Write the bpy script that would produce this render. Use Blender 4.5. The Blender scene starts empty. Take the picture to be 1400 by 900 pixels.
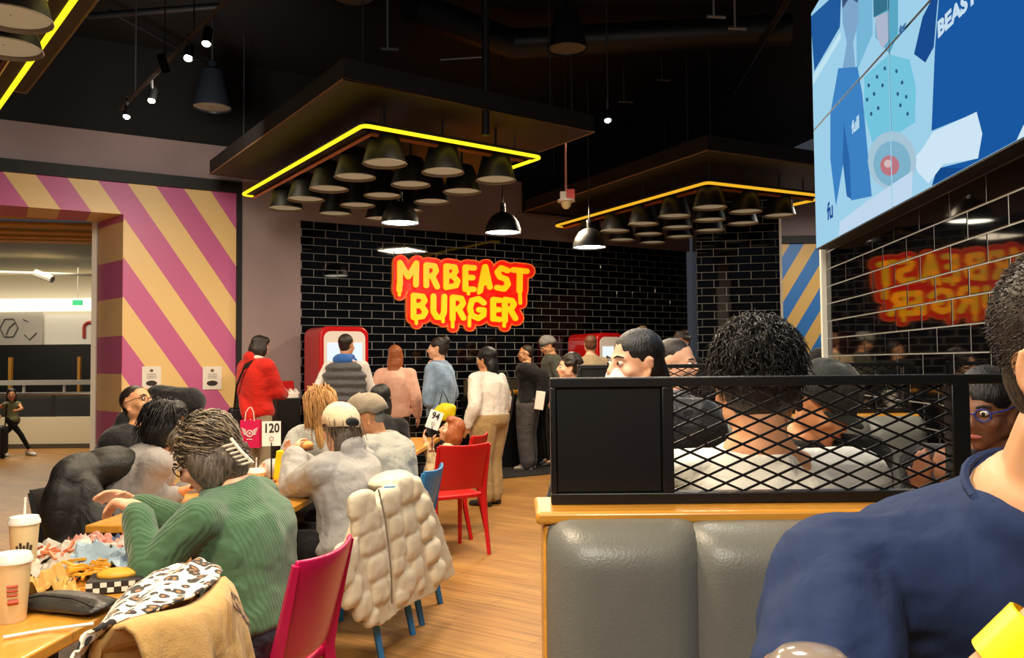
import bpy, math, random
from mathutils import Vector, Matrix, noise as mnoise
rnd = random.Random(7)
SC = bpy.context.scene
COL = SC.collection
PI = math.pi

# ------------------------------------------------------------------ camera
F = 1160.0                      # focal length in pixels of the 1400 x 900 frame
CAM = Vector((0, 0, 1.45))
PITCH, ROLL = math.atan(45 / F), math.radians(.5)
_f = Vector((0, math.cos(PITCH), math.sin(PITCH)))
_u0 = Vector((0, -math.sin(PITCH), math.cos(PITCH)))
_r = Vector((1, 0, 0)) * math.cos(ROLL) - _u0 * math.sin(ROLL)
_u = Vector((1, 0, 0)) * math.sin(ROLL) + _u0 * math.cos(ROLL)
cd = bpy.data.cameras.new('camera'); cam = bpy.data.objects.new('camera', cd); COL.objects.link(cam)
cam.matrix_world = Matrix(((_r.x, _u.x, -_f.x, CAM.x), (_r.y, _u.y, -_f.y, CAM.y), (_r.z, _u.z, -_f.z, CAM.z), (0, 0, 0, 1)))
cd.sensor_fit = 'HORIZONTAL'; cd.sensor_width = 36; cd.lens = 36 * F / 1400; cd.clip_start = .02; cd.clip_end = 200
SC.camera = cam

# ------------------------------------------------------------------ world, lights, exposure
SC.view_settings.view_transform = 'Standard'; SC.view_settings.look = 'None'
SC.view_settings.gamma = 1; SC.view_settings.use_curve_mapping = False
SC.view_settings.exposure = 0.0
SC.cycles.use_denoising = True
SC.cycles.max_bounces = 8
SC.cycles.sample_clamp_indirect = 6
wd = bpy.data.worlds.new('world'); SC.world = wd; wd.use_nodes = True
wd.node_tree.nodes['Background'].inputs[0].default_value = (.75, .82, 1, 1)
wd.node_tree.nodes['Background'].inputs[1].default_value = .05
def area(name, loc, power, size, col=(1, .86, .66), aim=(0, 0, -1), sy=None, spread=PI):
    l = bpy.data.lights.new(name, 'AREA'); l.energy = power; l.color = col; l.size = size; l.spread = spread
    if sy: l.shape = 'RECTANGLE'; l.size_y = sy
    o = bpy.data.objects.new(name, l); COL.objects.link(o); o.location = loc
    o.rotation_euler = Vector(aim).to_track_quat('-Z', 'Y').to_euler()
    return o
WARM, WHITE = (1, .80, .55), (1, .91, .78)
# unseen area lights without fixtures, added to light the dining room, row by row
area('fill_over_front_tables', (-1.0, 1.6, 3.3), 95, .7, WARM)
area('fill_over_second_table', (-1.4, 4.6, 3.3), 85, .7, WARM)
area('fill_over_aisle', (-.2, 6.2, 3.3), 105, .7, WARM)
area('fill_over_queue_left', (-3.2, 7.6, 3.45), 80, .6, WARM)
area('fill_over_queue_right', (.5, 10.2, 3.3), 100, .6, WARM)
area('lamp_behind_diners', (-.5, -.9, 3.0), 85, .8, WHITE, aim=(.15, .7, -.75))
area('fill_over_booth', (.45, 2.9, 3.3), 60, .5, WHITE)
area('fill_over_back_booth', (1.0, 6.5, 3.3), 45, .6, WHITE)
area('track_wall_wash', (-2.9, 7.4, 3.75), 30, .4, WHITE, aim=(-.62, .76, .02))
area('fill_over_side_hall', (4.6, 10.8, 3.6), 60, .5, WHITE)  # no fixture here: added to brighten the blue striped wall
area('mall_entrance_fill', (-8.0, 13.9, 3.25), 115, 1.6, (1, .82, .58))  # unseen light added under the canopy to brighten the balustrade
area('mall_far_light', (-13, 21, 4.0), 230, 4.0, (1, .86, .64))

# ------------------------------------------------------------------ pixel helpers (pixel -> direction; distance from what the thing touches)
def ray(px, py): return _f + _r * ((px - 700) / F) - _u * ((py - 450) / F)
def at(px, py, Y):
    d = ray(px, py); return CAM + d * (Y / d.y)
def atz(px, py, z):
    d = ray(px, py); return CAM + d * ((z - CAM.z) / d.z)
def onp(px, py, P0, n):
    d = ray(px, py); return CAM + d * ((P0 - CAM).dot(n) / d.dot(n))

# ------------------------------------------------------------------ materials
def lin(c): return tuple((x / 255 / 12.92 if x / 255 <= .04045 else ((x / 255 + .055) / 1.055) ** 2.4) for x in c)
def M(name, rgb, rough=.55, metal=0, spec=.5, em=None, ems=1, var=0, vs=6, bump=0, bs=60, st=(1, 1, 1), coat=0, sheen=0, sss=0, trans=0, alpha=1, world=False):
    m = bpy.data.materials.new(name); m.use_nodes = True
    nt = m.node_tree; N = nt.nodes; L = nt.links; b = N['Principled BSDF']
    c = (*lin(rgb), 1)
    b.inputs['Base Color'].default_value = c; b.inputs['Roughness'].default_value = rough
    b.inputs['Metallic'].default_value = metal; b.inputs['Specular IOR Level'].default_value = spec
    b.inputs['Coat Weight'].default_value = coat; b.inputs['Sheen Weight'].default_value = sheen
    b.inputs['Transmission Weight'].default_value = trans; b.inputs['Alpha'].default_value = alpha
    if sss:
        b.inputs['Subsurface Weight'].default_value = sss; b.inputs['Subsurface Radius'].default_value = (1, .35, .2); b.inputs['Subsurface Scale'].default_value = .012
    if em: b.inputs['Emission Color'].default_value = (*lin(em), 1); b.inputs['Emission Strength'].default_value = ems
    if var or bump:
        if world: src = N.new('ShaderNodeNewGeometry').outputs['Position']
        else: src = N.new('ShaderNodeTexCoord').outputs['Object']
        mp = N.new('ShaderNodeMapping'); mp.inputs['Scale'].default_value = st; L.new(src, mp.inputs['Vector'])
    if var:
        n = N.new('ShaderNodeTexNoise'); n.inputs['Scale'].default_value = vs; n.inputs['Detail'].default_value = 5; L.new(mp.outputs[0], n.inputs['Vector'])
        r = N.new('ShaderNodeMapRange'); r.inputs[1].default_value = .3; r.inputs[2].default_value = .7; L.new(n.outputs['Fac'], r.inputs[0])
        x = N.new('ShaderNodeMix'); x.data_type = 'RGBA'; L.new(r.outputs[0], x.inputs[0])
        x.inputs[6].default_value = tuple(v * (1 - var) for v in c[:3]) + (1,)
        x.inputs[7].default_value = tuple(min(1, v * (1 + var)) for v in c[:3]) + (1,)
        L.new(x.outputs[2], b.inputs['Base Color'])
    if bump:
        n2 = N.new('ShaderNodeTexNoise'); n2.inputs['Scale'].default_value = bs; n2.inputs['Detail'].default_value = 4; L.new(mp.outputs[0], n2.inputs['Vector'])
        bp = N.new('ShaderNodeBump'); bp.inputs['Strength'].default_value = bump; bp.inputs['Distance'].default_value = .01; L.new(n2.outputs['Fac'], bp.inputs['Height']); L.new(bp.outputs[0], b.inputs['Normal'])
    return m
def emit(name, rgb, s):
    m = bpy.data.materials.new(name); m.use_nodes = True; nt = m.node_tree; nt.nodes.clear()
    e = nt.nodes.new('ShaderNodeEmission'); e.inputs[0].default_value = (*lin(rgb), 1); e.inputs[1].default_value = s
    o = nt.nodes.new('ShaderNodeOutputMaterial'); nt.links.new(e.outputs[0], o.inputs[0]); return m
def stripes(name, ca, cb, vec, phase, period, rough=.45):
    m = M(name, ca, rough); nt = m.node_tree; N = nt.nodes; L = nt.links
    g = N.new('ShaderNodeNewGeometry'); d = N.new('ShaderNodeVectorMath'); d.operation = 'DOT_PRODUCT'; d.inputs[1].default_value = vec; L.new(g.outputs['Position'], d.inputs[0])
    a = N.new('ShaderNodeMath'); a.operation = 'SUBTRACT'; a.inputs[1].default_value = phase; L.new(d.outputs['Value'], a.inputs[0])
    q = N.new('ShaderNodeMath'); q.operation = 'DIVIDE'; q.inputs[1].default_value = period; L.new(a.outputs[0], q.inputs[0])
    fr = N.new('ShaderNodeMath'); fr.operation = 'FRACT'; L.new(q.outputs[0], fr.inputs[0])
    gt = N.new('ShaderNodeMath'); gt.operation = 'GREATER_THAN'; gt.inputs[1].default_value = .5; L.new(fr.outputs[0], gt.inputs[0])
    x = N.new('ShaderNodeMix'); x.data_type = 'RGBA'; L.new(gt.outputs[0], x.inputs[0]); x.inputs[6].default_value = (*lin(ca), 1); x.inputs[7].default_value = (*lin(cb), 1)
    L.new(x.outputs[2], N['Principled BSDF'].inputs['Base Color']); return m

# ------------------------------------------------------------------ mesh helpers
class MB:
    def __init__(s): s.v = []; s.f = []; s.mi = []; s.k = 0
    def add(s, vs, fs):
        o = len(s.v); s.v += [tuple(v) for v in vs]; s.f += [tuple(i + o for i in f) for f in fs]; s.mi += [s.k] * len(fs)
        return s
    def hexa(s, p):      # bottom 4 (ccw from above) then top 4
        return s.add(p, [(3, 2, 1, 0), (4, 5, 6, 7), (0, 1, 5, 4), (1, 2, 6, 5), (2, 3, 7, 6), (3, 0, 4, 7)])
    def box(s, c, sz, R=None):
        c = Vector(c); hx, hy, hz = sz[0] / 2, sz[1] / 2, sz[2] / 2
        p = [Vector((x, y, z)) for z in (-hz, hz) for x, y in ((-hx, -hy), (hx, -hy), (hx, hy), (-hx, hy))]
        if R is not None: p = [R @ q for q in p]
        return s.hexa([c + q for q in p])
    def bx(s, a, b):
        return s.box([(a[i] + b[i]) / 2 for i in range(3)], [abs(b[i] - a[i]) for i in range(3)])
    def prism(s, poly, off):
        n = len(poly); off = Vector(off); p = [Vector(q) for q in poly]
        return s.add(p + [q + off for q in p], [tuple(range(n - 1, -1, -1)), tuple(range(n, 2 * n))] + [(i, (i + 1) % n, n + (i + 1) % n, n + i) for i in range(n)])
    def loft(s, rings, cap=True):
        n = len(rings[0]); vs = [v for r in rings for v in r]; fs = []
        for i in range(len(rings) - 1):
            for j in range(n):
                a, b = i * n + j, i * n + (j + 1) % n; fs.append((a, b, b + n, a + n))
        if cap: fs.append(tuple(range(n - 1, -1, -1))); fs.append(tuple((len(rings) - 1) * n + j for j in range(n)))
        return s.add(vs, fs)
    def tube(s, path, r, n=8, cap=True):
        path = [Vector(p) for p in path]; m = len(path)
        rr = [r] * m if isinstance(r, (int, float)) else r
        rings = []; t = (path[1] - path[0]).normalized()
        a = t.cross(Vector((0, 0, 1)));
        if a.length < .05: a = t.cross(Vector((1, 0, 0)))
        a.normalize()
        for i, p in enumerate(path):
            t = (path[min(i + 1, m - 1)] - path[max(i - 1, 0)]).normalized()
            a = (a - t * a.dot(t)).normalized(); b = t.cross(a)
            rings.append([p + (a * math.cos(2 * PI * j / n) + b * math.sin(2 * PI * j / n)) * rr[i] for j in range(n)])
        return s.loft(rings, cap)
    def cone(s, a, b, ra, rb, n=10):      # limb with rounded ends
        a = Vector(a); b = Vector(b); d = (b - a)
        if d.length < 1e-4: d = Vector((0, 0, 1e-3))
        d.normalize()
        return s.tube([a - d * ra * .95, a - d * ra * .7, a, b, b + d * rb * .7, b + d * rb * .95], [ra * .3, ra * .72, ra, rb, rb * .72, rb * .3], n)
    def ell(s, c, r, R=None, nu=14, nv=9):
        c = Vector(c)
        if isinstance(r, (int, float)): r = (r, r, r)
        vs = []
        for i in range(1, nv):
            th = PI * i / nv
            for j in range(nu):
                ph = 2 * PI * j / nu
                q = Vector((r[0] * math.sin(th) * math.cos(ph), r[1] * math.sin(th) * math.sin(ph), -r[2] * math.cos(th)))
                vs.append(c + (R @ q if R is not None else q))
        q0 = Vector((0, 0, -r[2])); q1 = Vector((0, 0, r[2]))
        vs += [c + (R @ q0 if R is not None else q0), c + (R @ q1 if R is not None else q1)]
        fs = []
        for i in range(nv - 2):
            for j in range(nu):
                a, b = i * nu + j, i * nu + (j + 1) % nu; fs.append((a, b, b + nu, a + nu))
        S, T = len(vs) - 2, len(vs) - 1; o = (nv - 2) * nu
        for j in range(nu):
            fs.append((S, (j + 1) % nu, j)); fs.append((T, o + j, o + (j + 1) % nu))
        return s.add(vs, fs)
    def sell(s, c, r, R, e=.5, nu=20, nv=10):      # pillow: box-like in its x-z plane, rounded in y
        c = Vector(c); vs = []; sg = lambda x, p: math.copysign(abs(x) ** p, x)
        for i in range(nv + 1):
            th = -PI / 2 + PI * i / nv
            for j in range(nu):
                ph = 2 * PI * j / nu; k = math.cos(th) ** .7 if abs(math.cos(th)) > 1e-6 else 0
                vs.append(c + R @ Vector((r[0] * sg(math.cos(ph), e) * k, r[1] * math.sin(th), r[2] * sg(math.sin(ph), e) * k)))
        return s.loft([vs[i * nu:(i + 1) * nu] for i in range(nv + 1)])
    def lathe(s, prof, c=(0, 0, 0), n=24, R=None, cap=True):
        c = Vector(c); rings = []
        for r, z in prof:
            ring = [Vector((max(r, 1e-4) * math.cos(2 * PI * j / n), max(r, 1e-4) * math.sin(2 * PI * j / n), z)) for j in range(n)]
            rings.append([c + (R @ q if R is not None else q) for q in ring])
        return s.loft(rings, cap)
    def grid(s, fn, nu, nv):       # open sheet fn(u, v)
        vs = [fn(i / nu, j / nv) for j in range(nv + 1) for i in range(nu + 1)]
        return s.add(vs, [(j * (nu + 1) + i, j * (nu + 1) + i + 1, (j + 1) * (nu + 1) + i + 1, (j + 1) * (nu + 1) + i) for j in range(nv) for i in range(nu)])
    def obj(s, name, mats, parent=None, org=None, smooth=True, angle=38):
        me = bpy.data.meshes.new(name)
        o = Vector(org) if org is not None else None
        me.from_pydata([tuple(Vector(v) - o) for v in s.v] if o is not None else s.v, [], s.f)
        ms = mats if isinstance(mats, (list, tuple)) else [mats]
        for m in ms: me.materials.append(m)
        if len(ms) > 1: me.polygons.foreach_set('material_index', s.mi)
        if smooth:
            me.polygons.foreach_set('use_smooth', [True] * len(me.polygons)); me.set_sharp_from_angle(angle=math.radians(angle))
        me.update()
        ob = bpy.data.objects.new(name, me); COL.objects.link(ob)
        if parent: ob.parent = parent
        return ob
def tag(o, label=None, cat=None, group=None, kind=None):
    if label: o['label'] = label
    if cat: o['category'] = cat
    if group: o['group'] = group
    if kind: o['kind'] = kind
    return o
def thing(name, label, cat, loc, rz=0, group=None):
    o = bpy.data.objects.new(name, None); COL.objects.link(o); o.location = loc; o.rotation_euler = (0, 0, rz); o.empty_display_size = .1
    return tag(o, label, cat, group)
def struct(name, mb, mat, **k):
    o = mb.obj(name, mat, **k); o['kind'] = 'structure'; return o
def bevel(o, w, seg=2):
    b = o.modifiers.new('bevel', 'BEVEL'); b.width = w; b.segments = seg; b.limit_method = 'ANGLE'; return o
def copy_tree(o, parent=None):
    c = o.copy(); COL.objects.link(c); c.parent = parent
    for ch in list(o.children): copy_tree(ch, c)
    return c
FOLD = bpy.data.textures.new('cloth_folds', 'CLOUDS'); FOLD.noise_scale = .09; FOLD.noise_depth = 1
FOLDB = bpy.data.textures.new('broad_folds', 'CLOUDS'); FOLDB.noise_scale = .2; FOLDB.noise_depth = 1
def soft(o, vox, it=4, disp=0, tex=None, fac=.5):
    r = o.modifiers.new('merge', 'REMESH'); r.mode = 'VOXEL'; r.voxel_size = vox; r.use_smooth_shade = True
    if it: m = o.modifiers.new('smooth', 'SMOOTH'); m.iterations = it; m.factor = fac
    if disp:
        d = o.modifiers.new('folds', 'DISPLACE'); d.texture = tex or FOLD; d.strength = disp; d.mid_level = .5; d.texture_coords = 'LOCAL'
    return o
def text_mb(txt, size, O, X, Y, N, depth=.001, sx=1.0, bold=0):      # lettering laid on a plane: origin O (centre), axes X, Y, normal N
    cu = bpy.data.curves.new('t', 'FONT'); cu.body = txt; cu.size = size; cu.align_x = 'CENTER'; cu.align_y = 'CENTER'; cu.resolution_u = 3; cu.offset = bold
    ob = bpy.data.objects.new('t', cu); me = ob.to_mesh()
    mb = MB(); O = Vector(O); X = Vector(X).normalized(); Y = Vector(Y).normalized(); N = Vector(N).normalized()
    mb.add([O + X * v.co.x * sx + Y * v.co.y + N * depth for v in me.vertices], [tuple(p.vertices) for p in me.polygons])
    ob.to_mesh_clear(); bpy.data.objects.remove(ob); bpy.data.curves.remove(cu)
    return mb
def blob(path, hw, n=8):      # 2-D rounded stroke outline pieces: list of convex polygons in the plane
    out = []
    for (x0, y0), (x1, y1) in zip(path[:-1], path[1:]):
        a = math.atan2(y1 - y0, x1 - x0)
        out.append([(x1 + hw * math.cos(a - PI / 2 + PI * i / n), y1 + hw * math.sin(a - PI / 2 + PI * i / n)) for i in range(n + 1)] +
                   [(x0 + hw * math.cos(a + PI / 2 + PI * i / n), y0 + hw * math.sin(a + PI / 2 + PI * i / n)) for i in range(n + 1)])
    return out

# ================================================================== THE SETTING
black = M('black_paint', (10, 10, 11), .6); blacksat = M('black_metal', (9, 9, 10), .38, spec=.5)
ceilm = M('ceiling_black', (6, 7, 9), .8); plaster = M('mauve_plaster', (152, 134, 134), .75, var=.1, vs=1.6, bump=.06, bs=18, world=True)
white_p = M('white_paint', (232, 226, 212), .5); wood_y = M('honey_wood', (205, 142, 48), .32, var=.16, vs=5, st=(1, 14, 14), coat=.25)
wood_table = M('table_wood', (214, 150, 55), .28, var=.16, vs=4, st=(9, 1, 9), coat=.3)
tile_m = M('black_glazed_tile', (7, 7, 9), .035, spec=.6, var=.3, vs=3); grout = M('pale_grout', (146, 146, 143), .8)
red_p = M('red_gloss', (196, 22, 24), .25, coat=.3); chrome = M('brushed_steel', (150, 150, 150), .3, metal=1)
A = Vector((-2.71, 10.83, 0)); T = Vector((.853, .522, 0)).normalized(); NB = Vector((T.y, -T.x, 0)); UZ = Vector((0, 0, 1))
def bw(s, z, off=0): return A + T * s + NB * off + UZ * z
def onb(px, py, off=0): return onp(px, py, A + NB * off, NB)
def s_of(P): return (P - A).dot(T)
R0 = Vector((1.636, 2.75, 0)); RD = Vector((.111, .9938, 0)).normalized(); NR = Vector((-RD.y, RD.x, 0))
def rw(q, z, off=0): return R0 + RD * q + NR * off + UZ * z
def slab(fn, a0, a1, z0, z1, o0, o1, mb=None):
    mb = mb or MB(); return mb.hexa([fn(a0, z0, o0), fn(a1, z0, o0), fn(a1, z0, o1), fn(a0, z0, o1), fn(a0, z1, o0), fn(a1, z1, o0), fn(a1, z1, o1), fn(a0, z1, o1)])

# floor: brown plank vinyl
fm = M('plank_floor', (160, 116, 62), .45, spec=.4); nt = fm.node_tree; N = nt.nodes; L = nt.links
g = N.new('ShaderNodeNewGeometry'); mp = N.new('ShaderNodeMapping'); mp.inputs['Rotation'].default_value = (0, 0, math.radians(34)); L.new(g.outputs['Position'], mp.inputs[0])
bk = N.new('ShaderNodeTexBrick'); bk.inputs['Scale'].default_value = 1; bk.inputs['Brick Width'].default_value = 1.2; bk.inputs['Row Height'].default_value = .16; bk.inputs['Mortar Size'].default_value = .0016
bk.inputs['Color1'].default_value = (*lin((186, 138, 74)), 1); bk.inputs['Color2'].default_value = (*lin((164, 118, 62)), 1); bk.inputs['Mortar'].default_value = (*lin((96, 64, 36)), 1); L.new(mp.outputs[0], bk.inputs[0])
mp2 = N.new('ShaderNodeMapping'); mp2.inputs['Scale'].default_value = (2.2, 40, 1); L.new(mp.outputs[0], mp2.inputs[0])
nz = N.new('ShaderNodeTexNoise'); nz.inputs['Scale'].default_value = 1; nz.inputs['Detail'].default_value = 6; L.new(mp2.outputs[0], nz.inputs[0])
mx = N.new('ShaderNodeMix'); mx.data_type = 'RGBA'; mx.blend_type = 'MULTIPLY'; mx.inputs[0].default_value = .75; L.new(bk.outputs['Color'], mx.inputs[6])
cr = N.new('ShaderNodeValToRGB'); cr.color_ramp.elements[0].position = .3; cr.color_ramp.elements[0].color = (.45, .4, .36, 1); cr.color_ramp.elements[1].position = .7; cr.color_ramp.elements[1].color = (1.1, 1.1, 1.1, 1); L.new(nz.outputs[0], cr.inputs[0]); L.new(cr.outputs[0], mx.inputs[7])
L.new(mx.outputs[2], N['Principled BSDF'].inputs['Base Color'])
struct('floor', MB().bx((-17, -3, -.1), (8, 17, 0)), fm)
struct('floor_mat', slab(bw, .1, 6.6, .002, .012, .02, 1.55), M('dark_floor_mat', (26, 26, 27), .8, bump=.1, bs=90))
struct('ceiling', MB().prism([bw(-9, 5.2, -.3), bw(9, 5.2, -.3), (9, -3, 5.2), (-9, -3, 5.2)][::-1], (0, 0, .1)), ceilm)

# left wall with the entrance: candy stripes
SV = (T.x, T.y, .68); PH = A.dot(T) + .386
pinkm = stripes('pink_yellow_stripes', (240, 204, 136), (204, 100, 152), SV, PH, .62)
pier = MB().prism([bw(-.8, 0), bw(-2.07, 0), (-5.02, 10.28, 0), bw(-.8, 0, -.74)][::-1], (0, 0, 3.195))
slab(bw, -8, -.8, 3.195, 3.56, -.74, 0, pier)
wl = struct('wall_left', pier, pinkm, smooth=False)
jm = stripes('jamb_bands', (236, 200, 140), (198, 98, 142), (0, 0, 1), 2.67, .88)
j0, j1 = bw(-2.07, 0), Vector((-5.02, 10.28, 0)); jn = Vector((-(j1 - j0).y, (j1 - j0).x, 0)).normalized() * -1
if jn.x > 0: jn = -jn
struct('wall_left_jamb', MB().prism([j0 + jn * .001, j1 + jn * .001, j1 + jn * .008, j0 + jn * .008], (0, 0, 3.194)), jm, smooth=False)
struct('trim_1', slab(bw, -8, -.74, 3.56, 3.70, -.1, .05), black); struct('trim_2', slab(bw, -.8, -.74, 0, 3.56, -.1, .05), black)
struct('trim_3', MB().bx((-5.10, 10.27, 0.12), (-5.045, 10.34, 3.2)), white_p)
struct('wall_left_upper', slab(bw, -8, -.74, 3.70, 4.13, -.3, 0), plaster)
wp = slab(bw, -.74, 0, 0, 4.13, -.3, .03); slab(bw, 0, 3.35, 3.29, 4.13, -.3, .03, wp); slab(bw, 3.35, 6.7, 3.29, 3.67, -.3, .03, wp)
struct('wall_pier', wp, plaster)
struct('trim_4', slab(bw, 3.35, 6.9, 3.67, 4.6, -.3, .12), black)
struct('wall_left_gap', slab(bw, -9, 9, 4.1, 5.35, -.4, -.02), ceilm)

# tiled walls: every tile that shows largest is a piece of its own
TL, TH = .32, .1036
def tile_mesh(w=TL - .010, h=TH - .006, d=.003, c=.0015):
    mb = MB(); hw, hh = w / 2, h / 2
    p = [(-hw, 0, -hh), (hw, 0, -hh), (hw, 0, hh), (-hw, 0, hh)]; q = [(x, -d + c, z) for x, _, z in p]; r = [(x - math.copysign(c, x), -d, z - math.copysign(c, z)) for x, _, z in p]
    mb.add(p + q + r, [(0, 1, 5, 4), (1, 2, 6, 5), (2, 3, 7, 6), (3, 0, 4, 7), (4, 5, 9, 8), (5, 6, 10, 9), (6, 7, 11, 10), (7, 4, 8, 11), (8, 9, 10, 11)])
    return mb
tme = tile_mesh().obj('tile', tile_m, smooth=False); TILE = tme.data; bpy.data.objects.remove(tme)
def tiling(wall, fn, t, n, a0, a1, z0, z1, zp, ap, limit, keep=lambda P: True, group_rest=True):
    rz = math.atan2(t.y, t.x); Rz = Matrix.Rotation(rz, 4, 'Z'); spots = []
    if (Rz @ Vector((0, -1, 0))).dot(n) < 0: rz += PI; Rz = Matrix.Rotation(rz, 4, 'Z')
    k = math.floor((z0 - zp) / TH)
    while zp + k * TH < z1 - .02:
        zz = zp + k * TH; off = ap + (TL / 2 if k % 2 else 0); j = math.floor((a0 - off) / TL)
        lo, hi = max(zz, z0), min(zz + TH, z1)
        while off + j * TL < a1 - .01:
            b0, b1 = max(a0, off + j * TL), min(a1, off + (j + 1) * TL)
            if b1 - b0 > .02 and hi - lo > .02:
                spots.append((fn((b0 + b1) / 2, (lo + hi) / 2, 0), (b1 - b0) / TL, (hi - lo) / TH))
            j += 1
        k += 1
    spots.sort(key=lambda q: ((0 if keep(q[0]) else 1), (q[0] - CAM).length))
    rest = MB(); tm = tile_mesh()
    for i, (P, sx, sz) in enumerate(spots):
        Rm = Matrix.Rotation(rz + rnd.gauss(0, .0014), 4, 'Z') @ Matrix.Rotation(rnd.gauss(0, .0016), 4, 'X')
        if i < limit and keep(P):
            o = bpy.data.objects.new('tile', TILE); COL.objects.link(o); o.parent = wall
            o.matrix_local = Matrix.Translation(P) @ Rm @ Matrix.Diagonal((sx, 1, sz, 1))
        else:
            rest.add([P + Rm @ Vector((v[0] * sx, v[1], v[2] * sz)) for v in tm.v], tm.f)
    if rest.v: rest.obj('tile_rest', tile_m, wall, smooth=False)['kind'] = 'stuff'
wb = struct('wall_back', slab(bw, 0, 6.65, 0, 3.29, -.2, 0), grout, smooth=False)
tiling(wb, bw, T, NB, 0, 6.65, .0, 3.29, 3.29 - 32 * TH, .02, 300, keep=lambda P: P.z > 1.2)
wr = struct('wall_right', slab(rw, -4.5, 2.36, 0, 4.4, 0, -.2), grout, smooth=False)
tiling(wr, rw, RD, NR, -4.5, 2.36, .25, 4.4, 1.47 - 20 * TH, .665 - 20 * TL, 290, keep=lambda P: 1.15 < P.z < 2.75 and P.y > 1.9)
struct('trim_5', slab(rw, 2.36, 2.4, 0, 3.4, .03, -.2), white_p)
C1, C2 = Vector((2.47, 11.28, 0)), Vector((3.515, 11.08, 0)); CT = (C2 - C1).normalized(); CN = Vector((CT.y, -CT.x, 0))
def cw(a, z, off=0): return C1 + CT * a + CN * off + UZ * z
cwl = (C2 - C1).length
wc = struct('wall_column', slab(cw, 0, cwl, 0, 4.2, -2.95, 0), grout, smooth=False)
tiling(wc, cw, CT, CN, 0, cwl, .0, 3.9, 3.24 - 31 * TH, .06, 150, keep=lambda P: P.z > 1.3)
def cs(a, z, off=0): return C1 - CN * a - CT * off + UZ * z
SIDE = MB(); tm_ = tile_mesh()
tiling(wc, cs, -CN, -CT, 0, 2.9, 1.2, 3.5, 3.24 - 31 * TH, .1, 0)
struct('trim_6', slab(cw, cwl, cwl + .03, 0, 3.6, -.1, .01), white_p)
bluem = stripes('blue_yellow_stripes', (222, 180, 104), (52, 122, 196), (1, 0, -.62), -.12, .42)
struct('wall_far_right', MB().bx((3.3, 12.6, 0), (7, 12.8, 3.18)), bluem, smooth=False)
struct('trim_7', MB().bx((3.3, 12.55, 3.18), (7, 12.8, 3.29)), black)
struct('wall_far_right_upper', MB().bx((3.3, 12.6, 3.29), (7, 12.8, 4.3)), plaster)
# raised booth platform
plat = MB().prism([(.06 - .35, -2.5, 0), (.06, 1.35, 0), (.06 + .111 * 4.6, 6, 0), rw(2.36, 0) + Vector((0, .9, 0)), rw(-4.5, 0)][::-1], (0, 0, .25))
struct('floor_platform', plat, M('platform_board', (60, 44, 30), .5, var=.1))

# the mall beyond the entrance
mall_c = M('mall_ceiling', (206, 190, 150), .8); struct('ceiling_mall', MB().bx((-26, 16.5, 4.15), (-4, 32, 4.25)), mall_c)
slats = thing('slatted_canopy', 'honey wood slatted canopy over the mall entrance', 'canopy', (-6.6, 12.6, 3.4))
sl = MB().box((0, 0, 0), (5.4, .22, .05)).obj('slat', M('canopy_wood', (222, 168, 70), .5, var=.15, st=(1, 9, 9)), slats); bevel(sl, .01)
for i in range(9):
    o = sl if i == 0 else sl.copy()
    if i: COL.objects.link(o)
    o.location = (-.15 * i, -1.4 + i * .42, .02 + .012 * (i - 4) ** 2); o.rotation_euler = (math.radians(9 * (i - 4) / 4), 0, .25); o.parent = slats
struct('wall_mall_far', MB().bx((-24, 25, -3), (-10, 25.2, 4.2)), M('mall_wall', (214, 206, 190), .8))
cove = tag(MB().bx((-22, 24.5, 3.06), (-11, 24.95, 3.4)).obj('cove_light', emit('cove_glow', (255, 240, 205), 2.2)), 'long bright cove light below the mall ceiling', 'light')
tk = thing('ceiling_track', 'pale track lights on the mall ceiling', 'track light', at(25, 375, 20.5))
MB().tube([(-1.4, -.4, .05), (1.9, 1.0, .05)], .04, 6).obj('rail', white_p, tk); MB().tube([(.3, .2, .05), (.75, .15, -.12)], .09, 8).obj('lamp_head', white_p, tk)
hb = thing('hoarding_board', 'white hoarding board with a red magnet drawing across the mall', 'board', at(95, 472, 24.8))
MB().bx((-.75, -.05, 0), (3.5, 0, .92)).obj('board', M('board_white', (236, 232, 224), .6), hb)
mg = MB(); ps = [(.62 + .16 * math.cos(PI - PI * i / 8), -.07, .5 + .16 * math.sin(PI * i / 8)) for i in range(9)]; mg.tube([(.46, -.07, .2)] + ps + [(.78, -.07, .2)], .05, 6).obj('magnet_drawing', M('print_red', (170, 60, 50), .6), hb)
hb2 = thing('hoarding_board', 'grey hoarding board with line drawings across the mall', 'board', at(28, 472, 24.7))
MB().bx((-3.2, -.05, 0), (.66, 0, .95)).obj('board', M('board_grey', (186, 180, 172), .6), hb2)
lm = M('print_line', (96, 92, 90), .7); dl = MB()
for q in range(6):
    a, b = q * PI / 3, (q + 1) * PI / 3
    dl.tube([(-.3 + .26 * math.cos(a), -.07, .5 + .3 * math.sin(a)), (-.3 + .26 * math.cos(b), -.07, .5 + .3 * math.sin(b))], .02, 4)
dl.tube([(-.3, -.07, .5), (-.12, -.07, .66)], .02, 4).tube([(-.3, -.07, .5), (-.38, -.07, .3)], .02, 4)
dl.tube([(.15, -.07, .3), (.3, -.07, .15), (.5, -.07, .35)], .018, 4).tube([(.1, -.07, .75), (.25, -.07, .68)], .015, 4).obj('line_drawing', lm, hb2)
struct('wall_mall_dark', MB().bx((-24, 24.6, -3), (-10, 24.75, 2.07)), black)
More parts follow.
